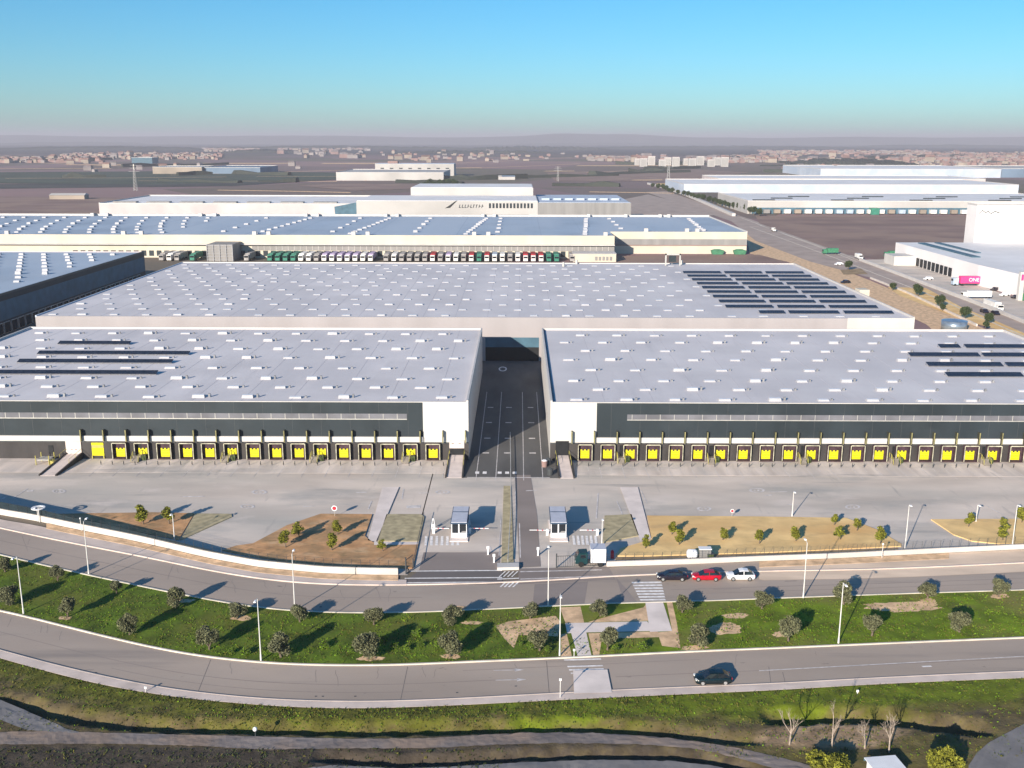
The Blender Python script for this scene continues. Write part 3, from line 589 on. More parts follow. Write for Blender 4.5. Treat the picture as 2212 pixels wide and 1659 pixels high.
def front_warehouse(x0, x1, xc, doors, fins, label, ribbon, win):
    """xc: where the white corner block meets the dark facade"""
    root = empty('warehouse', ((x0+x1)/2, 203, 0), 0, label, 'warehouse', 'warehouses flanking the central passage')
    root.location = (0, 0, 0)
    Yf, Yb, H = 203.0, 286.2, 12.4
    left = xc < 0
    mb = MB(); mb.box(x0, x1, Yf+.05, Yb, -.02, H-.4, 'white_wall')
    cx0, cx1 = (xc, x1) if left else (x0, xc); dx0, dx1 = (x0, xc) if left else (xc, x1)
    mb.box(cx0, cx1, Yf-.02, Yf+.05, 3.85, H, 'white_wall'); mb.build('wall', root)
    mb = MB(); mb.box(x0+.35, x1-.35, Yf+.3, Yb-.35, H-.399, H-.12, 'roof_white'); rf = mb.build('roof', root)
    parapet(root, x0, x1, Yf+.06, Yb, H-.12, .55)
    if not left:
        mb = MB(); mb.box(x0+.41, x0+.9, Yf+.6, Yb-.5, H-.118, H+.02, 'blue_shade'); mb.build('gutter', root)
    mb = MB(); mb.box(dx0, dx1, Yf, Yf+.08, 5.05, H-.05, 'dark_panel')
    X = dx0+3
    while X < dx1-1: mb.box(X-.03, X+.03, Yf-.02, Yf, 5.05, H-.1, 'metal_dark'); X += 6
    mb.build('facade', root)
    mb = MB(); rx0, rx1 = ribbon; mb.box(rx0, rx1, Yf-.06, Yf-.021, 8.75, 9.95, 'ribbon')
    X = rx0+1
    while X < rx1: mb.box(X-.05, X+.05, Yf-.10, Yf-.061, 8.75, 9.95, 'metal'); X += 2.9
    mb.box(rx0, rx1, Yf-.12, Yf-.062, 8.70, 8.86, 'metal'); mb.build('ribbon_window', root)
    mb = MB(); mb.box(dx0, dx1, Yf-.42, Yf, 3.95, 5.05, 'parapet'); mb.build('fascia', root)
    mb = MB(); mb.box(x0, x1, Yf-.01, Yf+.06, -.02, 3.85, 'dock_wall'); mb.box(x0, x1, Yf-.10, Yf-.011, 3.6, 3.84, 'metal_dark'); mb.build('dock_wall', root)
    f0 = None
    for X in fins:
        if X < x0 or X > x1: continue
        m = MB(); m.box(-.09, .09, -1.05, -.43, 4.0, 6.5, 'fin'); m.box(-.11, .11, -1.12, -1.052, 4.0, 6.52, 'fin_edge')
        m.box(-.09, .09, -.425, -.11, 5.06, 6.5, 'fin')
        if f0 is None: f0 = m.build('partition_fin', root); c = f0
        else: c = f0.copy(); scene.collection.objects.link(c)
        c.location = (X, Yf, 0)
    for X in doors:
        if x0 < X < x1: dock_door(root, X, Yf)
    return root
wl_ = front_warehouse(-139.7, -10.2, -19.6, DOORS_L, FINS_L, 'long warehouse left of the central passage, dark facade over yellow dock doors', (-139, -22.9), True)
wr_ = front_warehouse(6.75, 138.2, 16.3, DOORS_R, FINS_R, 'long warehouse right of the central passage, dark facade over yellow dock doors', (22.6, 137), True)
big_yellow_door(wl_, -87.6, 203)
ROWS = [278.6, 268.4, 257.4, 246.5, 234.9, 224.0, 215.7, 206.9]
PVL = [(-121.3, -102.3, 263.3), (-120.8, -82.6, 250.4), (-121.1, -83.6, 240.5), (-126, -83.1, 228.3)]
PVR = [(110.2, 115.6, 262.2), (117, 134, 262.2), (98.3, 115.9, 251.3), (116.8, 134, 251.3), (98.4, 116.4, 239.9), (117.4, 134, 239.9), (98.5, 116, 228.9), (117, 134, 228.9)]
pos = []
for i, Y in enumerate(ROWS):
    X = -21.0 if i % 2 == 0 else -15.9
    while X > -137: pos.append((X, Y)); X -= 10.22
skylights(wl_, pos, 12.28, 2.5, 1.15, .42)
pos = []
for i, Y in enumerate(ROWS):
    X = 17.2 if i % 2 == 0 else 12.3
    while X < 136: pos.append((X, Y-1.2)); X += 10.25
skylights(wr_, pos, 12.28, 2.5, 1.15, .42)
for a, b, y in PVL: pv_row(wl_, a, b, y, 12.28, 1.8)
for a, b, y in PVR: pv_row(wr_, a, b, y, 12.28, 2.2)
roof_seams(wl_, -139, -10.8, 203.4, 286, 12.28, 10.2); roof_seams(wr_, 7.8, 137.6, 203.4, 286, 12.28, 10.2)
for X in (-79.6, -61.0, -42.6, -23.4, ): 
    m = MB(); m.box(X+.2, X+1.2, 202.93, 202.985, 1.0, 3.3, 'black'); m.build('service_door', wl_)
for X in (21.4, 40.0, 59.0, 78, 96.6, 115):
    m = MB(); m.box(X-.2, X+.8, 202.93, 202.985, 1.0, 3.3, 'black'); m.build('service_door', wr_)
m = MB(); m.box(-94.2, -91.0, 202.8, 202.98, 1.15, 4.6, 'ramp_concrete'); m.box(-93.2, -92.8, 202.78, 202.8, 2.0, 2.1, 'black'); m.box(-92.3, -91.9, 202.78, 202.8, 2.0, 2.1, 'black'); m.build('ramp_door', wl_)
m = MB(); m.box(-14.2, -11.1, 202.8, 202.98, 2.6, 4.3, 'ramp_concrete'); m.box(-13.7, -13.2, 202.77, 202.8, 3.6, 3.7, 'black'); m.box(-12.3, -11.8, 202.77, 202.8, 3.6, 3.7, 'black'); m.box(-14.0, -11.3, 202.84, 202.98, 1.15, 2.59, 'black'); m.build('ramp_door', wl_)
m = MB(); m.box(7.9, 10.6, 202.8, 202.98, 1.15, 4.2, 'black'); m.build('ramp_door', wr_)
# --- ramps
def ramp(label, wx0, wx1, gx0, gx1, Yw, Yg, h=1.15):
    root = empty('loading_ramp', (0, 0, 0), 0, label, 'ramp', 'drive-in ramps at the front docks')
    m = MB(); yw = Yw-.12
    m.v += [(wx0, yw, -.02), (wx1, yw, -.02), (gx1, Yg, -.02), (gx0, Yg, -.02), (wx0, yw, h), (wx1, yw, h), (gx1, Yg, .03), (gx0, Yg, .03)]
    for f in ((0, 1, 2, 3), (7, 6, 5, 4), (0, 4, 5, 1), (2, 6, 7, 3), (1, 5, 6, 2), (3, 7, 4, 0)): m.f.append(f); m.m.append(m.mi('ramp_concrete'))
    m.build('ramp_slab', root)
    for a, b in ((wx0, gx0), (wx1, gx1)):
        k = MB(); s = .16; k.hexa([(b-s, Yg, -.02), (b+s, Yg, -.02), (a+s, yw, -.02), (a-s, yw, -.02), (b-s, Yg, .28), (b+s, Yg, .28), (a+s, yw, h+.25), (a-s, yw, h+.25)], 'dock_wall'); k.build('side_wall', root)
        r = MB()
        for t in (0, .25, .5): p = Vector((a, yw, h+.25)).lerp(Vector((b, Yg, .28)), t); r.tube(p, p+Vector((0, 0, .8)), .04, .04, 'yellow_rail', 5)
        p = Vector((a, yw, h+1.05)); q = p.lerp(Vector((b, Yg, 1.08)), .5); r.tube(p, q, .04, .04, 'yellow_rail', 5); r.build('handrail', root)
ramp('concrete ramp slanting left from the far left dock wall', -94.2, -91.0, -94.9, -91.6, 203, 191.7)
ramp('straight concrete ramp beside the left side of the passage', -14.2, -11.1, -14.2, -10.9, 203, 191.4)
ramp('straight concrete ramp beside the right side of the passage', 7.9, 10.7, 8.3, 11.2, 203, 191.4)
# --- dock stairs
def dock_stair(label, X, first=[None]):
    if first[0]:
        c = dup_fast(first[0], first[1]); c.location = (X, 202.9, 0); c['label'] = label; return
    root = empty('dock_stair', (X, 202.9, 0), 0, label, 'stairs', 'dock stairs with yellow rails')
    m = MB(); m.box(-.7, .9, -1.3, 0, 0, 1.0, 'step_grey')
    for k in range(5): m.box(-.5, .7, -1.3-.3*(k+1), -1.3-.3*k-.002, 0, .83-.17*k, 'step_grey')
    m.build('steps', root)
    for s in (-.65, .85):
        r = MB()
        for y, z in ((-.1, 1.0), (-1.25, 1.0), (-2.6, .2)): r.tube((s, y, z), (s, y, z+1.0), .05, .05, 'yellow_rail', 6)
        r.tube((s, -.1, 2), (s, -1.25, 2), .05, .05, 'yellow_rail', 6); r.tube((s, -1.25, 2), (s, -2.6, 1.2), .05, .05, 'yellow_rail', 6); r.tube((s, -1.25, 1.5), (s, -2.6, .7), .04, .04, 'yellow_rail', 6)
        r.build('handrail', root)
    m = MB(); m.box(1.0, 1.9, -1.1, -.2, 0, 1.1, 'leaf_dark2'); m.box(1.05, 1.85, -1.05, -.25, 1.1, 1.2, 'metal_dark'); m.build('waste_bin', root)
    first[0] = root; first.append(kids_of(root)) if len(first) < 2 else None
for i, X in enumerate((-79.2, -60.6, -42.2, -23.2)): dock_stair('yellow railed dock stairs, %s from the left along the left warehouse' % ORD[i], X)
for i, X in enumerate((21.3, 39.9, 58.9, 77.9, 96.5)): dock_stair('yellow railed dock stairs, %s from the passage along the right warehouse' % ORD[i], X)
# steel platform at far left
root = empty('loading_platform', (-97.3, 199.5, 0), 0, 'small steel platform with yellow legs by the dark left dock wall', 'platform')
m = MB(); m.box(-1.3, 1.2, -.8, 1.6, .95, 1.1, 'metal'); m.build('deck', root)
for x_, y_ in ((-1.4, -.9), (1.3, -.9), (-1.4, 1.6), (1.3, 1.6)): m = MB(); m.tube((x_, y_, 0), (x_, y_, 2.0), .09, .09, 'yellow_rail', 6); m.build('post', root)
m = MB(); m.box(-.6, .4, 3.4, 3.45, 1.1, 2.9, 'black'); m.hexa([(1.3, -.8, .0), (3.6, -.6, 0), (3.6, .4, 0), (1.3, .4, 0), (1.3, -.8, .95), (3.6, -.6, .12), (3.6, .4, .12), (1.3, .4, .95)], 'yellow_rail'); m.build('access_ramp', root)
# bollards
m = MB(); m.tube((0, 0, 0), (0, 0, .85), .08, .08, 'metal_dark', 8); m.tube((0, 0, .3), (0, 0, .5), .105, .105, 'black', 8); b0 = None
for s, X0, n in ((-1, -15.2, 31), (1, 12.2, 42)):
    for k in range(n):
        if b0 is None: b0 = m.build('bollard'); c = b0
        else: c = b0.copy(); scene.collection.objects.link(c)
        c.location = (X0+s*2.345*k, 199.0, 0)
        tag(c, 'short steel bollard in the row on the concrete before the %s docks' % ('left' if s < 0 else 'right'), 'bollard', 'bollards before the %s docks' % ('left' if s < 0 else 'right'))
# ================================================================ MAIN WAREHOUSE
mw = empty('warehouse', (0, 0, 0), 0, 'largest warehouse, behind the passage, pale roof with skylights and solar array at right', 'warehouse')
X0, X1, Y0, Y1, H = -145.0, 118.5, 301.2, 438.3, 13.3
mb = MB(); mb.box(X0, X1, Y0, Y1, -.02, H-.3, 'lobby_wall'); mb.build('wall', mw)
mb = MB(); mb.box(98.5, X1+.03, Y0-.06, Y0-.003, 2, H+.1, 'white_wall'); mb.build('bright_panel', mw)
mb = MB(); mb.box(X0+.4, X1-.4, Y0+.3, Y1-.4, H-.299, H-.05, 'roof_white'); mb.build('roof', mw)
mb = MB(); mb.box(X0+.4, X1-.4, Y1-.4, Y1, H-.3, H+.35, 'parapet'); mb.box(X0, X0+.4, Y0, Y1, H-.3, H+.25, 'roof_blue_pale'); mb.box(X1-.4, X1, Y0, Y1, H-.3, H+.5, 'parapet'); mb.box(X0+.4, X1-.4, Y0, Y0+.3, H-.3, H, 'lobby_wall'); mb.build('parapet', mw)
mb = MB(); mb.box(-9.8, 6.3, Y0-.08, Y0-.004, 0, 4.2, 'black'); mb.box(-9.8, 6.3, Y0-.06, Y0-.004, 4.21, 7.2, 'blue_shade'); mb.build('gate', mw)  # black gate; blue band above it is the passage shadow painted on the wall
A = [-9.8, -17.4, -27, -36.7, -46.3, -54.3, -64.1, -73.8, -83.4, -91, -98.2, -108, -117.7, -127.4, -137, 0, 9.6, 19.2, 27.4, 37.1, 46.8, 56.7]
B = [-4.8, -22, -31.8, -41.5, -52, -59.2, -68.8, -78.5, -93.4, -103, -112.7, -122.4, -132, -141, 4.7, 14.5, 21.7, 32.2, 41.9, 51.9, 64.4]
pos = [(x, Y) for i, Y in enumerate([419, 409.5, 399, 388.5, 378, 368, 357.5, 346, 336, 325, 315, 304.3]) for x in (A if i % 2 == 0 else B)]
pos += [(x, 430) for x in B]+[(76.5, 315.5), (74, 304.5), (86, 304.5), (97, 304.5), (108, 304.8)]
skylights(mw, pos, H-.05, 2.5, 1.5, .25, False)
for i in range(10):
    Y = 406.6-(406.6-310.1)/9*i if i else 406.6
    segs = [(65.9, 80.9), (82.4, 97.3), (98.8, 114.0)] if i < 9 else [(74.1, 81.9), (83.2, 98.6), (100.1, 115.2)]
    if i in (3, 4): segs = [(66, 81), (82.6, 97.6), (99, 114.2)]
    for a, b in segs: pv_row(mw, a, b, Y, H-.05, 2.4)
roof_seams(mw, X0, X1, Y0, Y1, H-.05, 9.7)
mb = MB(); mb.box(95, 101, 358, 366, H, H+1.6, 'parapet'); 
mb = MB(); mb.box(118.6, 122, 352, 357, 0, 14.6, 'cream_wall'); mb.build('stair_tower', mw)
for x, y in ((19, 428), (70, 436), (25, 436.5)): m = MB(); m.tube((x, y, H), (x, y, H+1.8), .5, .5, 'metal', 8); m.build('roof_vent', mw)
m = MB(); m.box(62.2, 62.8, 432, 432.5, H, H+5, 'metal'); m.box(68.2, 68.8, 432, 432.5, H, H+5, 'metal'); m.box(62.2, 68.8, 432, 432.5, H+4.4, H+5, 'metal'); m.box(64, 67, 433, 434, H+1.4, H+4, 'dark_panel'); m.build('roof_frame', mw)
# ================================================================ LEFT WAREHOUSE
lw = empty('warehouse', (0, 0, 0), 0, 'blue roofed warehouse at the left edge with a long dark side wall', 'warehouse')
X1, Y0, Y1, H = -176.0, 250.0, 479.0, 13.3
mb = MB(); mb.box(-330, X1, Y0, Y1, -.02, H-.2, 'dark_panel'); mb.build('wall', lw)
mb = MB(); mb.box(-329.6, X1-.5, Y0, Y1-.4, H-.199, H, 'roof_blue'); mb.build('roof', lw)
mb = MB(); mb.box(X1-.5, X1+.03, Y0, Y1, H-.2, H+.5, 'metal_dark'); mb.box(-330, X1-.5, Y1-.4, Y1, H-.2, H+.4, 'far_pink'); mb.build('parapet', lw)
mb = MB(); mb.box(X1+.004, X1+.10, Y0, Y1-.5, 4.6, 11.2, 'fascia_grey' if 'fascia_grey' in MATS else 'blue_shade'); mb.build('cladding_band', lw)
g0 = None
for k in range(42):
    y = Y0+6+k*5.2
    if y > 470: break
    m = MB(); m.box(.005, .35, -2.2, 2.2, .2, 4.0, 'metal'); m.box(.351, .38, -1.95, 1.95, .3, 3.8, 'glass')
    if g0 is None: g0 = m.build('glazed_bay', lw); c = g0
    else: c = g0.copy(); scene.collection.objects.link(c)
    c.location = (X1, y, 0)
rr = random.Random(11); skylights(lw, [(-186-k*10.5-(j % 2)*5, 330+j*11.4) for k in range(11) for j in range(13)], H, 2.2, 1.6, .8, False)
# small block beside the dark wall
# ================================================================ LONG BACK WAREHOUSE
bw = empty('warehouse', (0, 0, 0), 0, 'very long blue roofed warehouse, cream front with trucks docked along it', 'warehouse')
H = 12.6; mb = MB(); mb.box(-420, 54, 575, 724, -.02, H-.2, 'cream_wall'); mb.box(54.001, 134, 601, 724, -.02, H-.2, 'cream_wall'); mb.build('wall', bw)
mb = MB(); mb.box(-419.5, 53.6, 575.5, 723.5, H-.199, H, 'roof_blue'); mb.box(53.61, 133.6, 601.5, 723.5, H-.199, H, 'roof_blue'); mb.build('roof', bw)
mb = MB(); mb.box(-420, 134, 723.5, 724, H-.2, H+1.3, 'parapet'); mb.box(133.6, 134, 601, 723.5, H-.2, H+.8, 'parapet'); mb.box(-420, 54, 575, 575.5, H-.2, H+.25, 'cream_wall'); mb.box(54.001, 133.6, 601, 601.5, H-.2, H+.25, 'cream_wall'); mb.build('parapet', bw)
mb = MB(); mb.box(-420, 54, 572.6, 574.99, 7.4, 7.9, 'parapet'); mb.box(-420, 54, 574.4, 574.99, 6.9, 7.2, 'metal_dark'); mb.build('canopy', bw)
mb = MB(); mb.box(-150, 54, 574.7, 574.99, 4.3, 6.9, 'grey_panel')
for k in range(60): mb.box(-150+k*3.4, -149.8+k*3.4, 574.6, 574.7, 4.3, 6.9, 'parapet')
mb.build('cladding_band', bw)
mb = MB(); mb.box(54.2, 134.02, 600.8, 600.99, 5.2, 8.6, 'grey_panel'); mb.box(54.2, 134.02, 600.75, 600.99, 4.7, 5.2, 'house_pink'); mb.build('cladding_band', bw)
d0 = None
for k in range(70):
    m = MB(); m.box(-1.3, 1.3, -.2, 0, 1, 4, 'dark_panel')
    if d0 is None: d0 = m.build('dock_door', bw); c = d0
    else: c = d0.copy(); scene.collection.objects.link(c)
    c.location = (-250+k*4.3, 575, 0)
pos = [(x, y) for j, y in enumerate((590, 608, 628, 650, 675, 702)) for x in [-205-k*14-(j % 2)*7 for k in range(12)]]
for k, x in enumerate((-172, -150, -108, -96, -60, -30, -12, 38, 62, 108)): pos += [(x+(j*.9 if k % 2 else 0), 585+j*13) for j in range(10) if k % 2 or j % 2]
skylights(bw, [p for p in pos if not (p[0] > 54 and p[1] < 604)], H, 2.6, 3.2, .8, False)
roof_seams(bw, -419, 53, 575.6, 723, H, 24, 'seam_blue')
for x in (-398, -388, -300, -290, -224, -214, -150, -142, -94, -86, -26, -18, 48, 74, 98, 104):
    for y in ((577, 720) if x < 54 else (603, 720)): m = MB(); m.box(x, x+2.2, y, y+2.2, H, H+2.0, 'parapet'); m.build('roof_hatch', bw)
# scaffold-like stair block before it
st = empty('stair_block', (0, 0, 0), 0, 'grey lattice stair block standing before the long cream warehouse front', 'stair block')
mb = MB(); mb.box(-170, -156, 557, 574.3, 0, 9.2, 'grey_panel'); mb.build('frame', st)
mb = MB()
for k in range(6): mb.box(-170.2, -155.8, 556.7, 556.99, 1+k*1.5, 1.25+k*1.5, 'pv_frame')
for k in range(5): mb.box(-170.2+k*3.5, -169.9+k*3.5, 556.5, 556.69, 0, 9.2, 'pv_frame')
mb.build('lattice', st)
an = empty('office_annex', (0, 0, 0), 0, 'small cream annex at the right end of the docked trucks', 'annex')
mb = MB(); mb.box(30, 53.5, 558, 572, 0, 4.4, 'cream_wall'); mb.build('wall', an); mb = MB(); mb.box(29.8, 53.7, 557.8, 572.2, 4.4, 4.6, 'parapet'); mb.build('roof', an)
[MB().box(42+k*2, 43.2+k*2, 557.7, 557.99, 1, 3, 'grey_panel').build('window', an) for k in range(5)]
# trucks at the dock
def truck(col, cab):
    root = empty('articulated_truck', (0, 0, 0)); m = MB(); m.box(-1.3, 1.3, -13, 0, 1.1, 4.0, col); m.build('trailer', root)
    m = MB(); m.box(-1.2, 1.2, -16, -13.4, .5, 3.5, cab); m.box(-1.05, 1.05, -16.06, -16.001, 2.0, 3.0, 'glass'); m.build('cab', root)
    for y in (-15, -3.5, -2.2, -11.8):
        for s in (-1.05, 1.05): MB().tube((s-.15, y, .5), (s+.15, y, .5), .5, .5, 'tyre', 10).build('wheel', root)
    return root
TP = {}
seq = [None, 'grey', 'white', 'grey', None, 'green', None, None, 'white', 'grey', 'grey', None, 'grey', None, None, 'green', 'green', 'green', 'green', 'white', 'white', 'grey', 'lilac', 'lilac', 'lilac', 'lilac', 'lilac', 'white', 'lilac', None, 'grey', 'white', 'grey', 'grey', 'grey', 'grey', 'red', 'grey', 'lilac', 'white', 'grey', 'red', 'green', 'red', 'blue', 'white', 'grey', 'white', 'red', 'red', 'red', 'green', 'green', None, 'grey']
cnt = 0
for i, c_ in enumerate(seq):
    X = -200+i*4.25
    if c_ is None or X > 31 or -172 < X < -154: continue
    if c_ not in TP:
        t = truck('truck_'+c_, random.choice(['truck_white', 'truck_'+c_])); TP[c_] = (t, kids_of(t))
    else: t = dup_fast(*TP[c_])
    t.location = (X, 573.5, 0); cnt += 1
    tag(t, '%s trailer truck backed to the long cream warehouse, %s truck from the left' % (c_.replace('lilac', 'lilac and white'), nth(cnt-1)), 'truck', 'trucks docked at the long warehouse')
for i, (x, y) in enumerate(((1549, 549), (1597, 549))):
    p = G(x, y); r = empty('skip_container', p, 0, 'low green skip %s at the foot of the long warehouse right end' % ('left of its twin' if i == 0 else 'nearer the corner'), 'skip', 'green skips'); m = MB(); m.hexa([(-3, -2, 0), (3, -2, 0), (3, 2, 0), (-3, 2, 0), (-3.8, -2.2, 2.2), (3.8, -2.2, 2.2), (3.8, 2.2, 2.2), (-3.8, 2.2, 2.2)], 'tarp', 'leaf_dark2'); m.build('bin_body', r); m = MB(); m.hexa([(-3.6, -2, 2.21), (3.6, -2, 2.21), (3.6, 2, 2.21), (-3.6, 2, 2.21), (-1.5, -.8, 2.9), (1.5, -.8, 2.9), (1.5, .8, 2.9), (-1.5, .8, 2.9)], 'tarp'); m.build('tarpaulin', r)
# ================================================================ FAR WAREHOUSES
def shed(label, x0, x1, y0, y1, h, wall, roof, extras=None, par='parapet', group=None, shade=None):
    r = empty('warehouse', (0, 0, 0), 0, label, 'warehouse', group); m = MB(); m.box(x0, x1, y0, y1, -.02, h-.3, wall); m.build('wall', r)
    m = MB(); m.box(x0+.5, x1-.5, y0+.5, y1-.5, h-.299, h-.05, roof); m.build('roof', r)
    m = MB(); m.box(x0, x1, y0, y0+.5, h-.3, h+.4, par); m.box(x0, x1, y1-.5, y1, h-.3, h+.9, par); m.box(x0, x0+.5, y0+.5, y1-.5, h-.3, h+.7, par); m.box(x1-.5, x1, y0+.5, y1-.5, h-.3, h+.7, par); m.build('parapet', r)
    return r
b1 = shed('pinkish white warehouse with a shaded end wall, beyond the long blue roof at left', -322, -124, 790, 900, 17, 'far_pink', 'roof_pale')
[MB().box(-315+k*26, -297+k*26, 800, 806, 17, 18.0, 'grey_panel').build('roof_light', b1) for k in range(7)]
m = MB(); m.box(-124+.01, -123.7, 790, 900, 0, 17, 'dark_panel'); m.hexa([(-140, 789.2, 0), (-123.9, 789.2, 0), (-123.9, 789.99, 0), (-140, 789.99, 0), (-141, 789.2, 15), (-122.5, 789.2, 18.5), (-122.5, 789.99, 18.5), (-141, 789.99, 15)], 'blue_shade'); m.build('end_wall', b1)  # shade of the end face put into the colour of these panels
[MB().box(-318+k*7, -314+k*7, 789.6, 789.99, 8, 9.4, 'grey_panel').build('window', b1) for k in range(25)]
b2 = empty('warehouse', (0, 0, 0), 0, 'stepped light grey warehouse with a dark logo, beyond the long blue roof at centre', 'warehouse')
m = MB(); m.box(-121, 14.5, 770, 845, 0, 20.6, 'far_white'); m.box(-88, 12, 845.01, 920, 0, 27, 'far_white'); m.box(14.6, 84, 770, 880, 0, 19.5, 'grey_panel'); m.build('wall', b2)
m = MB(); m.box(-120.5, 14, 770.5, 844.5, 20.6, 20.8, 'roof_pale'); m.box(-87.5, 11.5, 845.5, 919.5, 27, 27.2, 'roof_pale'); m.box(15.1, 83.5, 770.5, 879.5, 19.5, 19.7, 'roof_blue_pale'); m.build('roof', b2)
[MB().box(-22+k*2.6, -20.6+k*2.6, 769.6, 769.99, 15.5, 19, 'dark_panel').build('window', b2) for k in range(13)]
m = MB(); m.box(-102, 8, 769.4, 769.99, 9.6, 10.8, 'black'); m.build('dock_canopy', b2); [MB().box(-100+k*8.5, -95+k*8.5, 769.6, 769.99, 6, 9, 'dark_panel').build('dock_door', b2) for k in range(12)]
m = MB()   # slanted swoosh with a run of small dark letter strokes, too small to read
m.face([(-55, 769.9, 15.2), (-51, 769.9, 15.6), (-45.5, 769.9, 21), (-47, 769.9, 20.5), (-52, 769.9, 17)], 'black')
rr = random.Random(2)
for k in range(9):
    x = -44.5+k*2.1; m.hexa([(x, 769.85, 15.6), (x+.5, 769.85, 15.6), (x+.5, 769.95, 15.6), (x, 769.95, 15.6), (x+.6, 769.85, 18), (x+1.1, 769.85, 18), (x+1.1, 769.95, 18), (x+.6, 769.95, 18)], 'dark_panel'); zz = rr.choice((15.6, 16.6, 17.6)); m.box(x+.3, x+1.6, 769.85, 769.95, zz, zz+.4, 'dark_panel')
m.build('logo', b2)
[MB().box(18+k*9, 24+k*9, 800, 812, 19.7, 21.2, 'roof_blue').build('rooftop_unit', b2) for k in range(7)]
# low far group left of centre
q = G(735, 388); c1 = shed('long white walled building alone in the far fields, left of centre', -297, -122, 1690, 1860, 13, 'far_white', 'far_white')
c2 = empty('building', (0, 0, 0), 0, 'white buildings with dark windows behind the long white walled building', 'building'); m = MB(); m.box(-262, -118, 1900, 1960, 0, 22, 'far_white'); m.build('wall', c2); [MB().box(-252+k*17, -246+k*17, 1899.4, 1899.99, 9, 15, 'dark_panel').build('window', c2) for k in range(8)]
m = MB(); m.box(-262, -118, 1900, 1960, 22, 22.4, 'roof_blue_pale'); m.box(-240, -222, 1910, 1930, 22.4, 27, 'house_pink'); m.build('roof', c2)
shed('yellowish white shed far away at upper left', -705, -610, 2000, 2080, 13, 'house_cream', 'far_blue'); 
shed('blue roofed shed beside the yellowish one far at upper left', -608, -500, 2010, 2160, 12, 'far_blue', 'far_blue')
shed('dark blue block among the far town houses at left', -1060, -1004, 2850, 2900, 16, 'blue_shade', 'far_blue')
# right hand group
r1 = shed('white warehouse with a long row of dark docks, across the brown field at right', 208, 520, 938, 1080, 11.5, 'far_white', 'roof_pale')
m = MB(); m.box(212, 470, 937.2, 937.99, .2, 5.6, 'blue_shade'); m.build('dock_band', r1)
for k in range(26):
    m = MB(); m.box(222+k*9.4, 227.5+k*9.4, 933, 937.1, .8, 4.2, random.choice(['truck_white', 'truck_white', 'grey_panel', 'truck_blue', 'house_cream'])); m.build('dock_shelter', r1)
m = MB(); m.box(318, 325, 930, 937.1, 0, 5.8, 'truck_green'); m.build('green_dock_gate', r1)
[MB().box(215+k*24, 235+k*24, 948+(k % 3)*30, 951+(k % 3)*30, 11.4, 12.3, 'dark_panel').build('roof_light', r1) for k in range(12)]
shed('far low white warehouse with a blue grey front, behind the white one with docks', 212, 640, 1330, 1500, 10, 'roof_blue_pale', 'roof_pale')
shed('second far white warehouse, just behind the blue grey fronted one', 300, 700, 1560, 1700, 9, 'far_pink', 'roof_pale')
shed('white warehouse with a pale grey front far at upper right', 545, 870, 1880, 2150, 15, 'roof_blue_pale', 'roof_pale')
shed('pale warehouse at the right edge in the upper far group', 875, 1100, 1890, 2100, 16, 'far_blue', 'far_white')
tw = shed('tall bright white warehouse block at the right edge with a small dark logo', 256, 400, 577, 590, 30, 'tower_white', 'far_white')
m = MB(); cxs = [(257, 25), (259, 27), (261, 25.5), (262, 26.6), (264, 25.2), (266, 26.4), (269, 25.4)]
for a, b in zip(cxs, cxs[1:]): m.hexa([(a[0], 576.85, a[1]), (b[0], 576.85, b[1]), (b[0], 576.95, b[1]), (a[0], 576.95, a[1]), (a[0], 576.85, a[1]+.5), (b[0], 576.85, b[1]+.5), (b[0], 576.95, b[1]+.5), (a[0], 576.95, a[1]+.5)], 'dark_panel')
m.build('logo', tw); m = MB(); m.box(287, 330, 576.6, 576.99, 10, 19, 'cream_wall'); m.build('wall_panel', tw)
rn = empty('warehouse', (0, 0, 0), 0, 'low white warehouse beside the highway at right with dark truck bays and a glazed office', 'warehouse')
m = MB(); m.prism([(212, 576), (212, 470), (218, 400), (222, 340), (330, 340), (330, 576)], 0, 9.4, 'tower_white', 'roof_pale'); m.build('wall', rn)
m = MB(); m.hexa([(222, 500, 9.45), (226, 500, 9.45), (226, 570, 9.45), (222, 570, 9.45), (222, 500, 9.9), (226, 500, 9.9), (226, 570, 9.9), (222, 570, 9.9)], 'blue_shade'); m.box(232, 235, 520, 572, 9.45, 9.9, 'blue_shade'); m.build('roof_strip', rn)
for k in range(9): m = MB(); m.box(211.6, 211.99, 540-k*5.2, 543.4-k*5.2, .3, 4.4, 'black'); m.build('truck_bay', rn)
m = MB(); m.box(210.5, 222, 380, 420, 0, 8.2, 'dark_panel'); m.build('office', rn); [MB().box(210.2, 210.49, 382+k*5, 385.6+k*5, 2, 6.6, 'glass').build('window', rn) for k in range(7)]
m = MB(); m.box(200.5, 211.98, 545, 560, 0, 5.0, 'white_wall'); m.build('gate_block', rn)
p = G(2201, 649); sg = tag(MB().box(p.x-.9, p.x+.9, p.y-.9, p.y+.9, 0, 12, 'white_wall').box(p.x-.5, p.x+.5, p.y-.96, p.y-.901, 8.5, 11, 'magenta').box(p.x+.95, p.x+2.4, p.y-.3, p.y+.3, 0, 3, 'green').build('sign_pylon'), 'tall white sign pylon near the glazed office at the right edge', 'sign pylon')
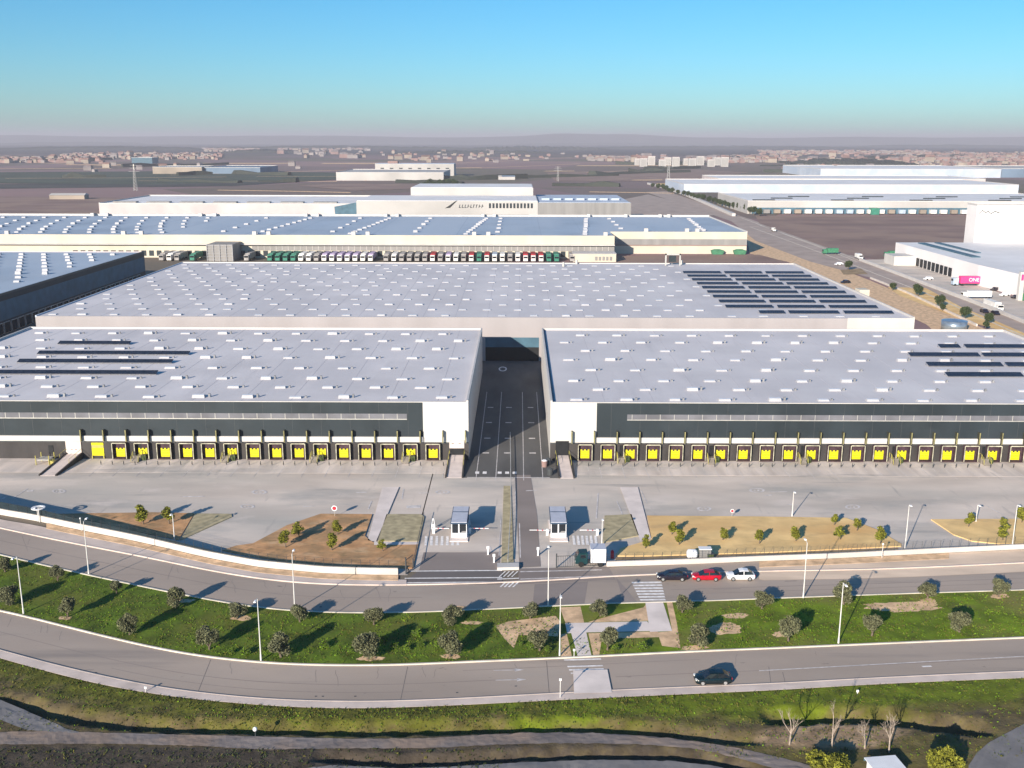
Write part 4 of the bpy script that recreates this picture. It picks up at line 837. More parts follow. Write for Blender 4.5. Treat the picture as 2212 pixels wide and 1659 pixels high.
# magenta container trailer
p = G(2100, 617); ct = empty('container_trailer', (p.x, p.y, 0), R(0), 'magenta container trailer with white lettering beside the highway wall at right', 'trailer')
m = MB(); m.box(-6, 6, -1.3, 1.3, 1.2, 4.4, 'magenta'); m.build('container', ct); m = MB(); m.box(-9.4, -6.9, -1.2, 1.2, .6, 3.6, 'truck_blue'); m.box(-9.45, -9.401, -1, 1, 2.2, 3.2, 'glass'); m.build('cab', ct); m = MB(); m.box(-6.3, 6, -1.0, 1.0, .8, 1.19, 'metal_dark')
for x_ in (-8.4, -5, 3.6, 5): m.tube((x_, -1.3, .5), (x_, 1.3, .5), .5, .5, 'tyre', 10)
m.build('chassis', ct)
def text(s, size, loc, rot, m, parent, name='lettering'):
    cu = bpy.data.curves.new('t', 'FONT'); cu.body = s; cu.size = size; cu.align_x = 'CENTER'; cu.align_y = 'CENTER'; cu.extrude = .03
    o = bpy.data.objects.new('t', cu); scene.collection.objects.link(o); bpy.context.view_layer.update()
    me = bpy.data.meshes.new_from_object(o.evaluated_get(bpy.context.evaluated_depsgraph_get())); bpy.data.objects.remove(o); me.materials.clear(); me.materials.append(MATS[m])
    q = bpy.data.objects.new(name, me); scene.collection.objects.link(q); q.location = loc; q.rotation_euler = rot; q.parent = parent; return q
text('ONE', 2.3, (0, -1.34, 2.8), (R(90), 0, 0), 'truck_white', ct)
# ---------------------------------------------------------------- highway at right
flat('brown_field', [(1632, 466), (2120, 466), (2125, 545), (1900, 560), (1830, 550), (1640, 482)], .05, 'brown_field')
flat('field_edge', [(1325, 553), (1640, 550), (1700, 566), (1325, 569)], .05, 'brown_field')
flat('highway', [(1395, 415), (1440, 413), (1640, 480), (1790, 533), (2000, 608), (2220, 688), (2420, 760), (2420, 900), (2230, 760), (2150, 715), (1980, 640), (1880, 600), (1750, 565), (1632, 520), (1580, 478)], .03, 'highway')
flat('verge_gravel', [(1610, 500), (1880, 606), (2150, 720), (2300, 830), (2500, 1000), (2350, 1000), (2000, 700), (1700, 565), (1620, 548)], .01, 'soil_pale')
flat('forecourt', [(1867, 561), (1975, 558), (2110, 615), (2225, 655), (2600, 780), (2600, 900), (2212, 690), (2105, 648), (1922, 580)], .07, 'yard')
flat('median', [(1815, 583), (1860, 580), (1875, 592), (1822, 593)], .08, 'sand_dark')
flat('median_east', [(1917, 620), (2000, 622), (2078, 664), (2156, 695), (2260, 740), (2260, 790), (2172, 716), (2091, 695), (1943, 638)], .08, 'sand')
for a in ([(1620, 490), (1800, 556), (2000, 634), (2260, 748)], [(1640, 486), (1830, 553), (2030, 628), (2280, 724)], [(1600, 470), (1700, 508), (1800, 545), (1850, 565)]):
    struct('lane_line', kerbline('l', [G(x, y) for x, y in a], .7, .10, 'kerb', .06))
for a, b, c_ in (([(1500, 437), (1470, 420), (1440, 412)], 0, 0),): pass
hw = kerbline('b', [G(x, y) for x, y in ((1857, 563), (1922, 587), (2026, 626), (2104, 655), (2157, 676), (2260, 718))], .8, 1.5, 'parapet'); tag(hw.build('boundary_wall'), 'long low white wall between the highway and the forecourt at right', 'wall')
hw = kerbline('b', [G(x, y) for x, y in ((1880, 602), (1960, 634), (2030, 667), (2110, 705))], .5, .9, 'kerb_wall'); tag(hw.build('boundary_wall'), 'low cream kerb wall along the highway slip road beside the largest warehouse', 'wall')
hw = kerbline('b', [G(x, y) for x, y in ((1585, 467), (1530, 443), (1480, 422), (1440, 408), (1400, 398))], 3, 2.5, 'parapet'); tag(hw.build('boundary_wall'), 'white wall along the far highway near its vanishing end', 'wall')
flat('access_road', [(1350, 430), (1400, 420), (1560, 462), (1520, 468), (1350, 468)], .04, 'highway')
# round water tank
p = G(2060, 712); tk = empty('water_tank', (p.x, p.y, 0), 0, 'round blue grey steel water tank behind the right front warehouse', 'tank')
m = MB(); m.tube((0, 0, 0), (0, 0, 3.3), 4.3, 4.3, 'tank', 40); m.build('shell', tk, True); m = MB(); m.tube((0, 0, 3.3), (0, 0, 3.9), 4.32, .3, 'tank', 40); m.build('roof', tk)
# ================================================================ YARD WALLS AND FENCES
def wall(label, pts, h, w_=.35):
    r = empty('boundary_wall', (0, 0, 0), 0, label, 'wall'); kerbline('w', pts, w_, h, 'kerb_wall').build('plinth', r)
    f = MB(); n = len(pts)
    for i in range(n-1):
        a, b = pts[i], pts[i+1]; d = b-a; seg = max(1, int(d.length/2.5))
        for k in range(seg): q = a+d*(k/seg); f.tube((q.x, q.y, h), (q.x, q.y, h+1.3), .03, .03, 'metal_dark', 4)
        for z in (.2, .5, .8, 1.1, 1.3): f.tube((a.x, a.y, h+z), (b.x, b.y, h+z), .012, .012, 'metal_dark', 3)
    f.build('mesh_fence', r)
    if pts[0].x < 0:  # tapering dark panel stands in for the wall's shadow on the ground behind
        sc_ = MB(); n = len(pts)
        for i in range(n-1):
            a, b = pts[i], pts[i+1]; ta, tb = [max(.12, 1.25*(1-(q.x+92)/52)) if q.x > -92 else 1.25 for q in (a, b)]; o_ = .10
            sc_.hexa([(a.x, a.y+o_, h), (b.x, b.y+o_, h), (b.x, b.y+o_+.04, h), (a.x, a.y+o_+.04, h), (a.x, a.y+o_, h+ta), (b.x, b.y+o_, h+tb), (b.x, b.y+o_+.04, h+tb), (a.x, a.y+o_+.04, h+ta)], 'wall_shadow')
        sc_.build('shadow_panel', r)
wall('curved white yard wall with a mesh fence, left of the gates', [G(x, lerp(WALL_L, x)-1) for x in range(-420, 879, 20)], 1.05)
wall('straight white yard wall with a mesh fence, right of the gates', [G(x, lerp(WALL_R, x)-1) for x in range(1310, 2640, 20)], .8)
island('gate_plinth', [(1074, 1222), (1121, 1221), (1121, 1231), (1074, 1232)], 'parapet', h=.45)
def gate(label, x0, y0, x1, y1, h, dense):
    a, b = G(x0, y0), G(x1, y1); r = empty('sliding_gate', a, 0, label, 'gate'); d = b-a; m = MB(); n = int(d.length/dense)
    for k in range(n+1): q = d*(k/n); m.tube((q.x, q.y, .1), (q.x, q.y, h), .025, .025, 'metal_dark', 4)
    m.build('bars', r); m = MB()
    for z in (.1, h): m.tube((0, 0, z), (d.x, d.y, z), .05, .05, 'metal_dark', 5)
    m.build('frame', r); m = MB(); m.tube((0, 0, 0), (0, 0, h+.4), .12, .12, 'metal_dark', 6); m.build('post', r)
gate('dark barred sliding gate drawn across in front of the white box truck', 1202, 1226, 1306, 1222, 1.9, .28)
gate('short dark barred gate leaf folded at the left entrance wall end', 877, 1240, 893, 1228, 2.3, .3)
gate('long dark rail fence running back along the left entrance lane', 893, 1226, 916, 1118, 1.0, 3)
# gatehouses
def gatehouse(label, bx0, bx1, by, first=[None]):
    a = G(bx0, by); b = G(bx1, by); cx = (a.x+b.x)/2; w_ = 1.28
    if first[0]: c = dup_fast(first[0], first[1]); c.location = (cx, a.y, 0); c['label'] = label; return c
    r = empty('gatehouse', (cx, a.y, 0), 0, label, 'gatehouse', 'gatehouses at the entrance')
    m = MB(); m.box(-1.5, 1.5, -1.5, 8.2, 0, .16, 'path_pale'); m.build('plinth', r)
    m = MB(); m.box(-w_, w_, 0, 6.6, .16, .95, 'booth_white'); m.box(-w_, -w_+.1, 0, .1, .95, 2.75, 'booth_white'); m.box(w_-.1, w_, 0, .1, .95, 2.75, 'booth_white'); m.box(-.15, .05, -.01, .1, .16, 2.75, 'booth_white')
    m.box(-w_, -w_+.08, 3, 6.6, .95, 2.75, 'booth_blue'); m.box(w_-.08, w_, 3, 6.6, .95, 2.75, 'booth_blue'); m.box(-w_, w_, 6.5, 6.6, .95, 2.75, 'booth_blue'); m.build('wall', r)
    m = MB(); m.box(-w_+.1, -.15, .02, .06, .4, 2.7, 'glass'); m.build('door', r)
    m = MB(); m.box(.05, w_-.1, .02, .06, 1.3, 2.7, 'glass'); m.build('window', r)
    for s in (-1, 1): m = MB(); m.box(s*w_-.03*(s < 0)-.03*(s > 0)*0, s*w_+.03*(s > 0), .3, 2.8, 1.1, 2.65, 'glass'); m.build('window', r)
    m = MB(); m.box(-1.42, 1.42, -.55, 7.3, 2.75, 2.95, 'booth_blue'); m.box(-1.3, 1.3, -.4, 7.15, 2.951, 3.05, 'booth_roof', 'booth_roof'); m.box(-1.3, 1.3, 4.3, 4.4, 3.051, 3.15, 'booth_blue'); m.build('roof', r)
    first[0] = r; first.append(kids_of(r)); return r
gatehouse('glazed white gatehouse kiosk in the left entrance lane', 977, 1007, 1163)
gatehouse('glazed white gatehouse kiosk in the right entrance lane', 1191, 1222, 1163)
# barriers
def barrier(label, x, y, L, s=1):
    p = G(x, y); r = empty('barrier', (p.x, p.y, 0), 0, label, 'barrier', 'lifting barriers'); m = MB(); m.box(-.2, .2, -.2, .2, 0, 1.1, 'booth_white'); m.build('housing', r)
    m = MB(); m.box(min(0, s*L), max(0, s*L), -.26, -.201, .95, 1.05, 'booth_white'); [m.box(s*k*.8-.1, s*k*.8+.1, -.27, -.262, .94, 1.06, 'red') for k in range(1, int(L/.8))]; m.build('arm', r)
barrier('striped barrier reaching right towards the left gatehouse', 937, 1152, 2.6); barrier('striped barrier right of the left gatehouse', 1015, 1152, 3.2)
barrier('striped barrier reaching left from beside the right gatehouse', 1182, 1156, 3.0, -1); barrier('striped barrier right of the right gatehouse near the white road line', 1290, 1156, 3.0, -1)
for x, y, l in ((936, 1143, 'white bicycle-like hoop stand near the left barrier'), (1012, 1134, 'white hoop stand right of the left gatehouse')):
    p = G(x, y); m = MB(); m.tube((p.x-.35, p.y, 0), (p.x-.1, p.y, 1.9), .06, .06, 'booth_white', 6); m.tube((p.x+.35, p.y, 0), (p.x+.1, p.y, 1.9), .06, .06, 'booth_white', 6); m.tube((p.x-.1, p.y, 1.9), (p.x+.1, p.y, 1.9), .06, .06, 'booth_white', 6); m.box(p.x-.3, p.x+.3, p.y-.05, p.y+.05, .5, .9, 'booth_white'); tag(m.build('hoop_stand'), l, 'stand')
for x, y, l in ((1054, 1198, 'slim white intercom post in the left entrance lane'), (1162, 1200, 'slim white intercom post in the right entrance lane'), (1067, 1215, 'slim white post near the gate line of the left lane')):
    p = G(x, y); m = MB(); m.box(p.x-.12, p.x+.12, p.y-.12, p.y+.12, 0, 1.4, 'booth_white'); m.box(p.x-.2, p.x+.2, p.y-.16, p.y-.121, 1.0, 1.5, 'booth_white'); tag(m.build('intercom_post'), l, 'post')
# central guard rail in the passage
m = MB(); gp = [(1097, 1218), (1104, 1100), (1103, 1000), (1102, 940)]; P3 = [G(x, y) for x, y in gp]
for a, b in zip(P3, P3[1:]):
    m.tube((a.x, a.y, .7), (b.x, b.y, .7), .07, .07, 'metal', 6); n = max(2, int((b-a).length/2))
    for k in range(n): q = a.lerp(b, k/n); m.tube((q.x, q.y, 0), (q.x, q.y, .8), .05, .05, 'metal', 5)
tag(m.build('guard_rail'), 'low metal guard rail along the middle of the passage and centre strip', 'guard rail')
# bins by passage
for x, y, c_, l in ((1176, 1008, 'house_pink', 'pale pink round bin at the right passage wall foot'), (1184, 1004, 'metal_dark', 'dark round bin beside the pale pink one'), (1188, 1026, 'metal_dark', 'small dark box at the foot of the right ramp')):
    p = G(x, y); m = MB(); m.tube((p.x, p.y, 0), (p.x, p.y, 1.3), .55, .62, c_, 12); m.tube((p.x, p.y, 1.3), (p.x, p.y, 1.5), .62, .3, 'booth_white' if c_ != 'metal_dark' else c_, 12); tag(m.build('waste_bin'), l, 'bin')
# utilities behind the right wall
p = G(1495, 1207); r = empty('storage_tank', (p.x, p.y, 0), 0, 'small white rounded tank behind the yard wall above the red car', 'tank'); m = MB(); m.loft([[(-.9+.9*u*1.9, .75*math.cos(t)*w_, .85+.75*math.sin(t)*w_) for t in [k*math.pi/8 for k in range(16)]] for u, w_ in ((0, .5), (.08, .85), (.2, 1), (.8, 1), (.92, .85), (1, .5))], 'booth_white'); m.build('shell', r, True); m = MB(); m.box(-.5, -.3, -.6, .6, 0, .4, 'metal_dark'); m.box(.2, .4, -.6, .6, 0, .4, 'metal_dark'); m.build('cradle', r)
p = G(1522, 1206); r = empty('utility_cabinet', (p.x, p.y, 0), 0, 'grey steel utility cabinet beside the small white tank', 'cabinet'); m = MB(); m.box(-.9, .9, -.5, .5, .1, 1.7, 'metal'); m.build('housing', r); m = MB(); m.box(-.85, -.02, -.55, -.501, .2, 1.6, 'grey_panel'); m.box(.02, .85, -.55, -.501, .2, 1.6, 'grey_panel'); m.build('door', r); m = MB(); m.box(-1, 1, -.6, .6, 1.7, 1.8, 'booth_white'); m.build('roof', r)
p = G(1535, 1207); m = MB(); m.box(p.x-.6, p.x+.4, p.y-.4, p.y+.4, 0, .9, 'leaf_dark2'); m.box(p.x-.65, p.x+.45, p.y-.45, p.y+.45, .9, 1.0, 'metal_dark'); tag(m.build('waste_bin'), 'dark green bin right of the grey utility cabinet', 'bin')
# signs
def round_sign(label, x, y, h=2.3, rad=.5, col='red'):
    p = G(x, y); r = empty('road_sign', (p.x, p.y, 0), 0, label, 'sign'); m = MB(); m.tube((0, 0, 0), (0, 0, h), .04, .04, 'metal', 6); m.build('post', r)
    m = MB(); m.tube((0, -.10, h), (0, -.05, h), rad, rad, 'booth_white', 20); m.tube((0, -.12, h), (0, -.101, h), rad*.72, rad*.72, col, 20) ; m.build('sign_face', r)
round_sign('round red and white road sign at the tip of the middle planting bed', 723, 1116, 1.6, .5)
round_sign('small red road sign above the long sand bed', 1581, 1116, 1.1, .34)
p = G(1306, 1208); tag(MB().box(p.x+1.0, p.x+1.5, p.y+.2, p.y+.7, 0, 1.2, 'red').tube((p.x+1.25, p.y+.45, 1.2), (p.x+1.25, p.y+.45, 1.4), .2, .1, 'red', 8).build('hydrant'), 'red hydrant box just right of the white box truck', 'hydrant')
# ================================================================ LAMPS
def lamp(label, base, h, group, arm=.9, ang=0, first={}):
    key = round(h, 1), arm
    if key in first: c = dup_fast(*first[key]); 
    else:
        c = empty('street_lamp', (0, 0, 0)); m = MB(); m.tube((0, 0, 0), (0, 0, .9), .13, .11, 'lamp_pole', 10); m.tube((0, 0, .9), (0, 0, h), .09, .05, 'lamp_pole', 8); m.build('pole', c)
        m = MB(); m.tube((0, 0, h), (0, -arm, h+.1), .045, .04, 'lamp_pole', 6); m.build('arm', c)
        k = MB(); k.hexa([(-.16, -arm-.5, h+.06), (.16, -arm-.5, h+.06), (.16, -arm+.1, h+.06), (-.16, -arm+.1, h+.06), (-.10, -arm-.45, h+.2), (.10, -arm-.45, h+.2), (.12, -arm+.05, h+.2), (-.12, -arm+.05, h+.2)], 'booth_white'); k.build('lamp_head', c); first[key] = (c, kids_of(c))
    c.location = (base.x, base.y, 0); c.rotation_euler = (0, 0, ang); tag(c, label, 'lamp', group); return c
for i, (x, y) in enumerate(((51, 1328), (564, 1430), (1209, 1419), (1811, 1392))): lamp('tall pale street lamp on the lower kerb of the grass strip, %s from the left' % ORD[i], G(x, y-2), 8.7, 'street lamps along the lower road')
for i, (x, y) in enumerate(((192, 1240), (637, 1318), (1184, 1309), (1735, 1291))): lamp('tall pale street lamp on the upper kerb of the grass strip, %s from the left' % ORD[i], G(x, y+1), 8.6 if i else 8.6, 'street lamps along the upper road', ang=math.pi)
for i, (x, y, h) in enumerate(((377, 1166, 4.6), (1300, 1178, 4.6), (1711, 1115, 4.6), (1955, 1184, 7.5), (2108, 1128, 3.2), (2186, 1184, 7.5), (83, 1126, 2.6))):
    lamp(['slender lamp at the right end of the left planting bed', 'slender lamp between the right gatehouse and gravel bed', 'slender lamp on the upper edge of the long sand bed', 'tall slender lamp between the two sand beds by the wall', 'short lamp above the right sand bed', 'tall slender lamp at the right edge of the picture by the wall', 'short lamp behind the curved wall at far left'][i], G(x, y), h, 'yard lamps', arm=.5)
for i, (x, y) in enumerate(((1905, 1205), (176, 1148))):
    p = G(x, y); r = empty('lamp_post', (p.x, p.y, 0), 0, 'short white post lamp on the %s yard wall' % ('right' if i == 0 else 'left'), 'lamp'); m = MB(); m.tube((0, 0, 0), (0, 0, 2.3), .06, .05, 'lamp_pole', 6); m.build('pole', r); m = MB(); m.tube((0, 0, 2.3), (0, 0, 2.5), .16, .1, 'booth_white', 8); m.build('lamp_head', r)
# ring light at far left of the yard
p = G(86, 1128); r = empty('ring_mast', (p.x, p.y, 0), 0, 'mast with a flat white ring on top behind the curved wall at far left', 'mast'); m = MB(); m.tube((0, 0, 0), (0, 0, 2.6), .09, .08, 'lamp_pole', 8); m.build('pole', r)
m = MB(); m.loft([[(1.15*math.cos(t)*s, 1.15*math.sin(t)*s, z) for t in [k*math.pi/12 for k in range(25)]] for s, z in ((.7, 2.6), (1, 2.6), (1, 2.72), (.7, 2.72), (.7, 2.6))], 'booth_white', close=False, caps=False); m.tube((-1.0, 0, 2.64), (1.0, 0, 2.64), .05, .05, 'lamp_pole', 6); m.build('ring', r)
# marker with white globe by the lower track
p = G(552, 1592); r = empty('globe_lamp', (p.x, p.y, 0), 0, 'short post with a white globe beside the lower track', 'lamp'); m = MB(); m.tube((0, 0, -.3), (0, 0, .75), .05, .05, 'metal_dark', 6); m.build('post', r)
m = MB(); m.loft([[(.26*math.sin(a)*math.cos(t), .26*math.sin(a)*math.sin(t), .98-.26*math.cos(a)) for t in [k*math.pi/6 for k in range(12)]] for a in [.01+j*math.pi/8*.996 for j in range(9)]], 'booth_white'); m.build('globe', r, True)
# small posts on the verge
for i, (x, y, h) in enumerate(((1210, 1508, 2.6), (1852, 1500, .6), (1240, 1420, 1.2), (315, 1496, .8))):
    p = G(x, y); m = MB(); m.tube((p.x, p.y, 0), (p.x, p.y, h), .05, .05, 'lamp_pole', 6); m.box(p.x-.14, p.x+.14, p.y-.03, p.y+.03, h-.3, h, 'booth_white'); tag(m.build('sign_post'), ['thin white sign post on the lower pavement at the crossing', 'short marker post on the lower pavement at right', 'short marker post beside the lamp at the footpath', 'short marker post on the curved pavement at left'][i], 'post')
# ================================================================ CARS
def car(label, pos, paint, L=4.4, H_=1.48, W=1.78, kind='hatch', rz=0):
    r = empty('parked_car' if 'parked' in label else 'car', pos, rz, label, 'car')
    hw = W/2; h2 = L/2
    st = [(-h2, .35, .58, .74), (-h2+.12, .25, .72, .90), (-h2+.45, .20, .80, .97), (-h2+1.15, .20, .92, 1.0), (0, .20, .95, 1.0), (h2-.9, .20, .97, 1.0), (h2-.25, .22, .97, .96), (h2-.05, .30, .90, .88), (h2, .42, .74, .80)]
    if kind == 'sedan': st[5] = (h2-1.0, .2, .96, 1); st[6] = (h2-.3, .22, .93, .95)
    rings = []
    for x, zb, zt, w_ in st:
        a = hw*w_; rings.append([(x, -a*.94, zb), (x, -a, zb+.2), (x, -a, (zb+zt)/2+.1), (x, -a*.95, zt-.03), (x, -a*.80, zt+.02), (x, 0, zt+.05), (x, a*.80, zt+.02), (x, a*.95, zt-.03), (x, a, (zb+zt)/2+.1), (x, a, zb+.2), (x, a*.94, zb)])
    m = MB(); m.loft(rings, paint); m.build('body', r, True)
    wx = (-h2+1.0, -h2+1.75, .35, h2-1.0 if kind != 'sedan' else h2-1.35, h2-.22 if kind != 'sedan' else h2-.65); 
    g = [(wx[0], .90, .92, .90), (wx[1], .90, H_-.10, .76), (wx[2], .90, H_-.02, .78), (wx[3], .90, H_-.08, .76), (wx[4], .92, .98, .84)]
    m = MB(); m.loft([[(x, -hw*.90, zb), (x, -hw*(w_), zt-.04), (x, -hw*w_*.8, zt), (x, hw*w_*.8, zt), (x, hw*w_, zt-.04), (x, hw*.90, zb)] for x, zb, zt, w_ in g], 'glass'); m.build('window', r, False)
    m = MB(); m.loft([[(x, -hw*w_*1.0, z-.03), (x, -hw*w_*.75, z+.035), (x, 0, z+.05), (x, hw*w_*.75, z+.035), (x, hw*w_, z-.03)] for x, z, w_ in ((wx[1]+.02, H_-.10, .76), (wx[2], H_-.01, .78), (wx[3]-.02, H_-.07, .76))], paint, close=False, caps=False)
    for x0, x1 in ((wx[2]-.05, wx[2]+.05),):
        for s in (-1, 1): m.hexa([(x0, s*hw*.905, .93), (x1, s*hw*.905, .93), (x1, s*hw*.88, .93), (x0, s*hw*.88, .93), (x0, s*hw*.80, H_-.05), (x1, s*hw*.80, H_-.05), (x1, s*hw*.76, H_-.05), (x0, s*hw*.76, H_-.05)], paint)
    m.build('roof', r)
    for x in (-h2+.85, h2-.85):
        for s in (-1, 1):
            m = MB(); m.tube((x, s*(hw-.2), .33), (x, s*(hw+.02), .33), .34, .34, 'tyre', 18); wt = m.build('wheel', r); m = MB(); m.tube((x, s*(hw+.021), .33), (x, s*(hw+.04), .33), .21, .19, 'rim', 12); m.build('rim', wt)
    for s in (-1, 1): m = MB(); m.box(-h2+.0, -h2+.28, s*hw*.62-.2, s*hw*.62+.2, .60, .76, 'light_white'); m.build('headlight', r)
    for s in (-1, 1): m = MB(); m.box(h2-.16, h2+.01, s*hw*.62-.2, s*hw*.62+.2, .70, .90, 'light_red'); m.build('taillight', r)
    for s in (-1, 1): m = MB(); m.box(-h2+1.45, -h2+1.6, s*hw+.0*s-.0, s*(hw+.14), .92, 1.06, paint); m.build('mirror', r)
    return r
car('black sedan parked by the zebra crossing, leftmost of the parked three', G(1451, 1251), 'car_black', 4.6, 1.42, 1.8, 'sedan')
car('red hatchback parked between the black and the white car', G(1525, 1251), 'car_red', 4.35, 1.45, 1.78)
car('white hatchback parked rightmost of the three by the wall', G(1599, 1250), 'car_white', 4.2, 1.55, 1.8)
car('dark teal hatchback driving on the lower road', G(1539, 1473), 'car_teal', 4.5, 1.55, 1.85, rz=R(2.5))
# box truck
p = G(1276, 1219); bt = empty('box_truck', (p.x, p.y, 0), R(1), 'white box truck with a dark green cab waiting behind the sliding gate', 'truck')
m = MB(); m.box(-.1, 2.25, -1.15, 1.15, .75, 3.0, 'car_white'); [m.box(-.1+k*.55, -.06+k*.55, -1.17, -1.151, .8, 2.95, 'metal') for k in range(1, 5)]; m.box(-.12, 2.27, -1.2, 1.2, 2.95, 3.03, 'booth_roof'); m.build('cargo_box', bt)
m = MB(); m.loft([[(x, -1.0, .5), (x, -1.0, z1), (x, -.85, z2), (x, .85, z2), (x, 1.0, z1), (x, 1.0, .5)] for x, z1, z2 in ((-2.5, 1.1, 1.2), (-2.35, 1.5, 1.55), (-1.9, 2.15, 2.25), (-.6, 2.2, 2.3))], 'cab_teal'); m.build('cab', bt); m = MB(); m.box(-1.7, -.9, -1.02, -1.001, 1.45, 2.0, 'glass'); m.box(-1.7, -.9, 1.001, 1.02, 1.45, 2.0, 'glass'); m.hexa([(-2.37, -.85, 1.56), (-2.37, .85, 1.56), (-1.93, .85, 2.2), (-1.93, -.85, 2.2), (-2.40, -.85, 1.60), (-2.40, .85, 1.60), (-1.96, .85, 2.24), (-1.96, -.85, 2.24)], 'glass'); m.build('window', bt)
m = MB(); m.box(-2.3, 2.2, -.45, .45, .45, .74, 'metal_dark'); m.build('chassis', bt)
for x in (-1.6, 1.4):
    for s in (-1, 1): m = MB(); m.tube((x, s*.8, .42), (x, s*1.08, .42), .42, .42, 'tyre', 16); m.build('wheel', bt)
for s in (-1, 1): m = MB(); m.box(-2.53, -2.48, s*.65-.15, s*.65+.15, .75, .95, 'light_white'); m.build('headlight', bt)
# highway vehicles
def far_vehicle(label, x, y, L, W, H_, col, rz, kind):
    p = G(x, y); r = empty(kind, (p.x, p.y, .1), rz, label, kind.replace('_', ' ')); m = MB()
    if kind == 'car': m.loft([[(a, -W/2, .3), (a, -W/2, h_), (a, W/2, h_), (a, W/2, .3)] for a, h_ in ((-L/2, .7), (-L/4, .95), (-L/8, H_), (L/4, H_), (L/2-.1, .95), (L/2, .6))], col)
    else: m.box(-L/2+2.4, L/2, -W/2, W/2, .9, H_, col)
    m.build('body', r)
    if kind != 'car': m = MB(); m.box(-L/2, -L/2+2.2, -W/2+.1, W/2-.1, .5, H_-.6, 'truck_white' if col != 'green' else 'green'); m.box(-L/2-.03, -L/2, -W/2+.2, W/2-.2, 1.6, 2.4, 'glass'); m.build('cab', r)
    [MB().tube((a, s*W/2-.12, .4), (a, s*W/2+.12, .4), .38, .38, 'tyre', 8).build('wheel', r) for a in (-L/2+.9, L/2-1) for s in (-1, 1)]
ra = math.atan2(*(lambda a, b: (b.y-a.y, b.x-a.x))(G(2030, 628), G(1830, 553)))
far_vehicle('green tipper truck on the verge where the forecourt road meets the highway', 1793, 549, 9, 2.5, 3.4, 'green', 0.1, 'truck')
far_vehicle('white van on the highway beside the brown field', 1671, 500, 6, 2.1, 2.6, 'truck_white', ra, 'truck')
far_vehicle('white truck with a green cab at the forecourt corner', 1925, 556, 8, 2.5, 3.6, 'green', 0, 'truck')
far_vehicle('white lorry before the low white warehouse', 1855, 560, 8, 2.4, 3.0, 'truck_white', ra, 'truck')
far_vehicle('large white coach on the forecourt behind the highway wall', 2108, 645, 12, 2.6, 3.3, 'truck_white', 0, 'truck')
far_vehicle('long white trailer parked along the highway wall', 2145, 668, 13, 2.5, 3.2, 'truck_white', ra, 'truck')
for i, (x, y, c_) in enumerate(((2126, 676, 'car_black'), (2150, 680, 'car_black'), (1957, 568, 'car_black'), (2005, 605, 'car_white'), (1812, 573, 'car_white'), (1826, 612, 'car_black'), (2170, 640, 'car_white'), (2150, 628, 'car_black'), (2185, 632, 'car_white'), (2195, 645, 'car_black'))):
    far_vehicle(['dark car in the traffic along the highway wall, left one', 'dark car in the traffic along the highway wall, right one', 'dark car at the forecourt road mouth', 'white car in the middle of the forecourt', 'white car on the verge below the green tipper', 'dark car on the slip road beside the largest warehouse', 'white car left of the sign pylon', 'dark car under the magenta container', 'white car between the container and the pylon', 'dark car at the foot of the sign pylon'][i], x, y, 4.4, 1.8, 1.5, c_, ra if i < 3 else .3, 'car')
# ================================================================ TREES
def crown(blobs, n, size, mats, seed, flatn=.3):
    rr = random.Random(seed); m = MB(); tot = sum(b[3]**2 for b in blobs)
    for b in blobs:
        k = int(n*b[3]**2/tot); cx, cy, cz, r = b
        for _ in range(k):
            d = Vector((rr.gauss(0, 1), rr.gauss(0, 1), rr.gauss(0, 1))).normalized(); q = Vector((cx, cy, cz))+d*r*(rr.random()**.35)*rr.uniform(.85, 1.12)
            u = Vector((rr.gauss(0, 1), rr.gauss(0, 1), rr.gauss(0, 1)*.7)).normalized(); v = u.cross(Vector((rr.gauss(0, 1), rr.gauss(0, 1), rr.gauss(0, 1)))).normalized(); s = size*rr.uniform(.6, 1.3)
            m.face([q+u*s, q+v*s*.55, q-u*s, q-v*s*.55], mats[0] if rr.random() < .62 else mats[1])
    return m
def blobs(seed, n, r, rx, ry, rz, cz):
    rr = random.Random(seed); out = []
    for _ in range(n):
        a = rr.random()*6.28; q = rr.random()**.5; out.append((rx*q*math.cos(a), ry*q*math.sin(a), cz+rz*rr.uniform(-1, 1)*(1-.5*q), r*rr.uniform(.7, 1.25)))
    return out
def limb_tree(m, base, h, bl, mt, r=.09):
    m.tube(base, (base[0]+.05, base[1], base[2]+h), r*1.4, r, mt, 7); top = Vector((base[0]+.05, base[1], base[2]+h))
    for b in bl[:6]: m.tube(top, Vector(b[:3]), r*.7, r*.25, mt, 5)
PROTO = {}
def make_tree(name, key, bl, n, size, mats, th, mt, seed, tr):
    r = empty(name, (0, 0, 0)); m = MB(); limb_tree(m, (0, 0, -.05), th, bl, mt, tr); m.build('trunk', r); crown(bl, n, size, mats, seed).build('crown', r); PROTO[key] = [r, kids_of(r), False]
for k in range(5):
    make_tree('olive_tree', 'olive%d' % k, blobs(20+k, 5+2*k, .50-.03*k, .62+.08*(k % 3), .60+.12*(k % 2), .58, .98+.07*k), 4200, .085, ('leaf_olive', 'leaf_olive2'), .3, 'bark', k, .08)
for k in range(4):
    rr = random.Random(50+k)
    make_tree('sapling', 'sap%d' % k, [(rr.uniform(-.25, .25), rr.uniform(-.25, .25), 1.1+.42*j, .48-.075*j+rr.uniform(-.05, .1)) for j in range(4)], 650, .13, ('leaf_yellow', 'leaf_yellow2'), .9, 'bark', 60+k, .05)
for k in range(3):
    make_tree('broadleaf_tree', 'broad%d' % k, blobs(80+k, 12, 1.1, 1.3, 1.3, 1.3, 3.2), 2600, .26, ('leaf_dark', 'leaf_dark2'), 1.8, 'bark', 90+k, .16)
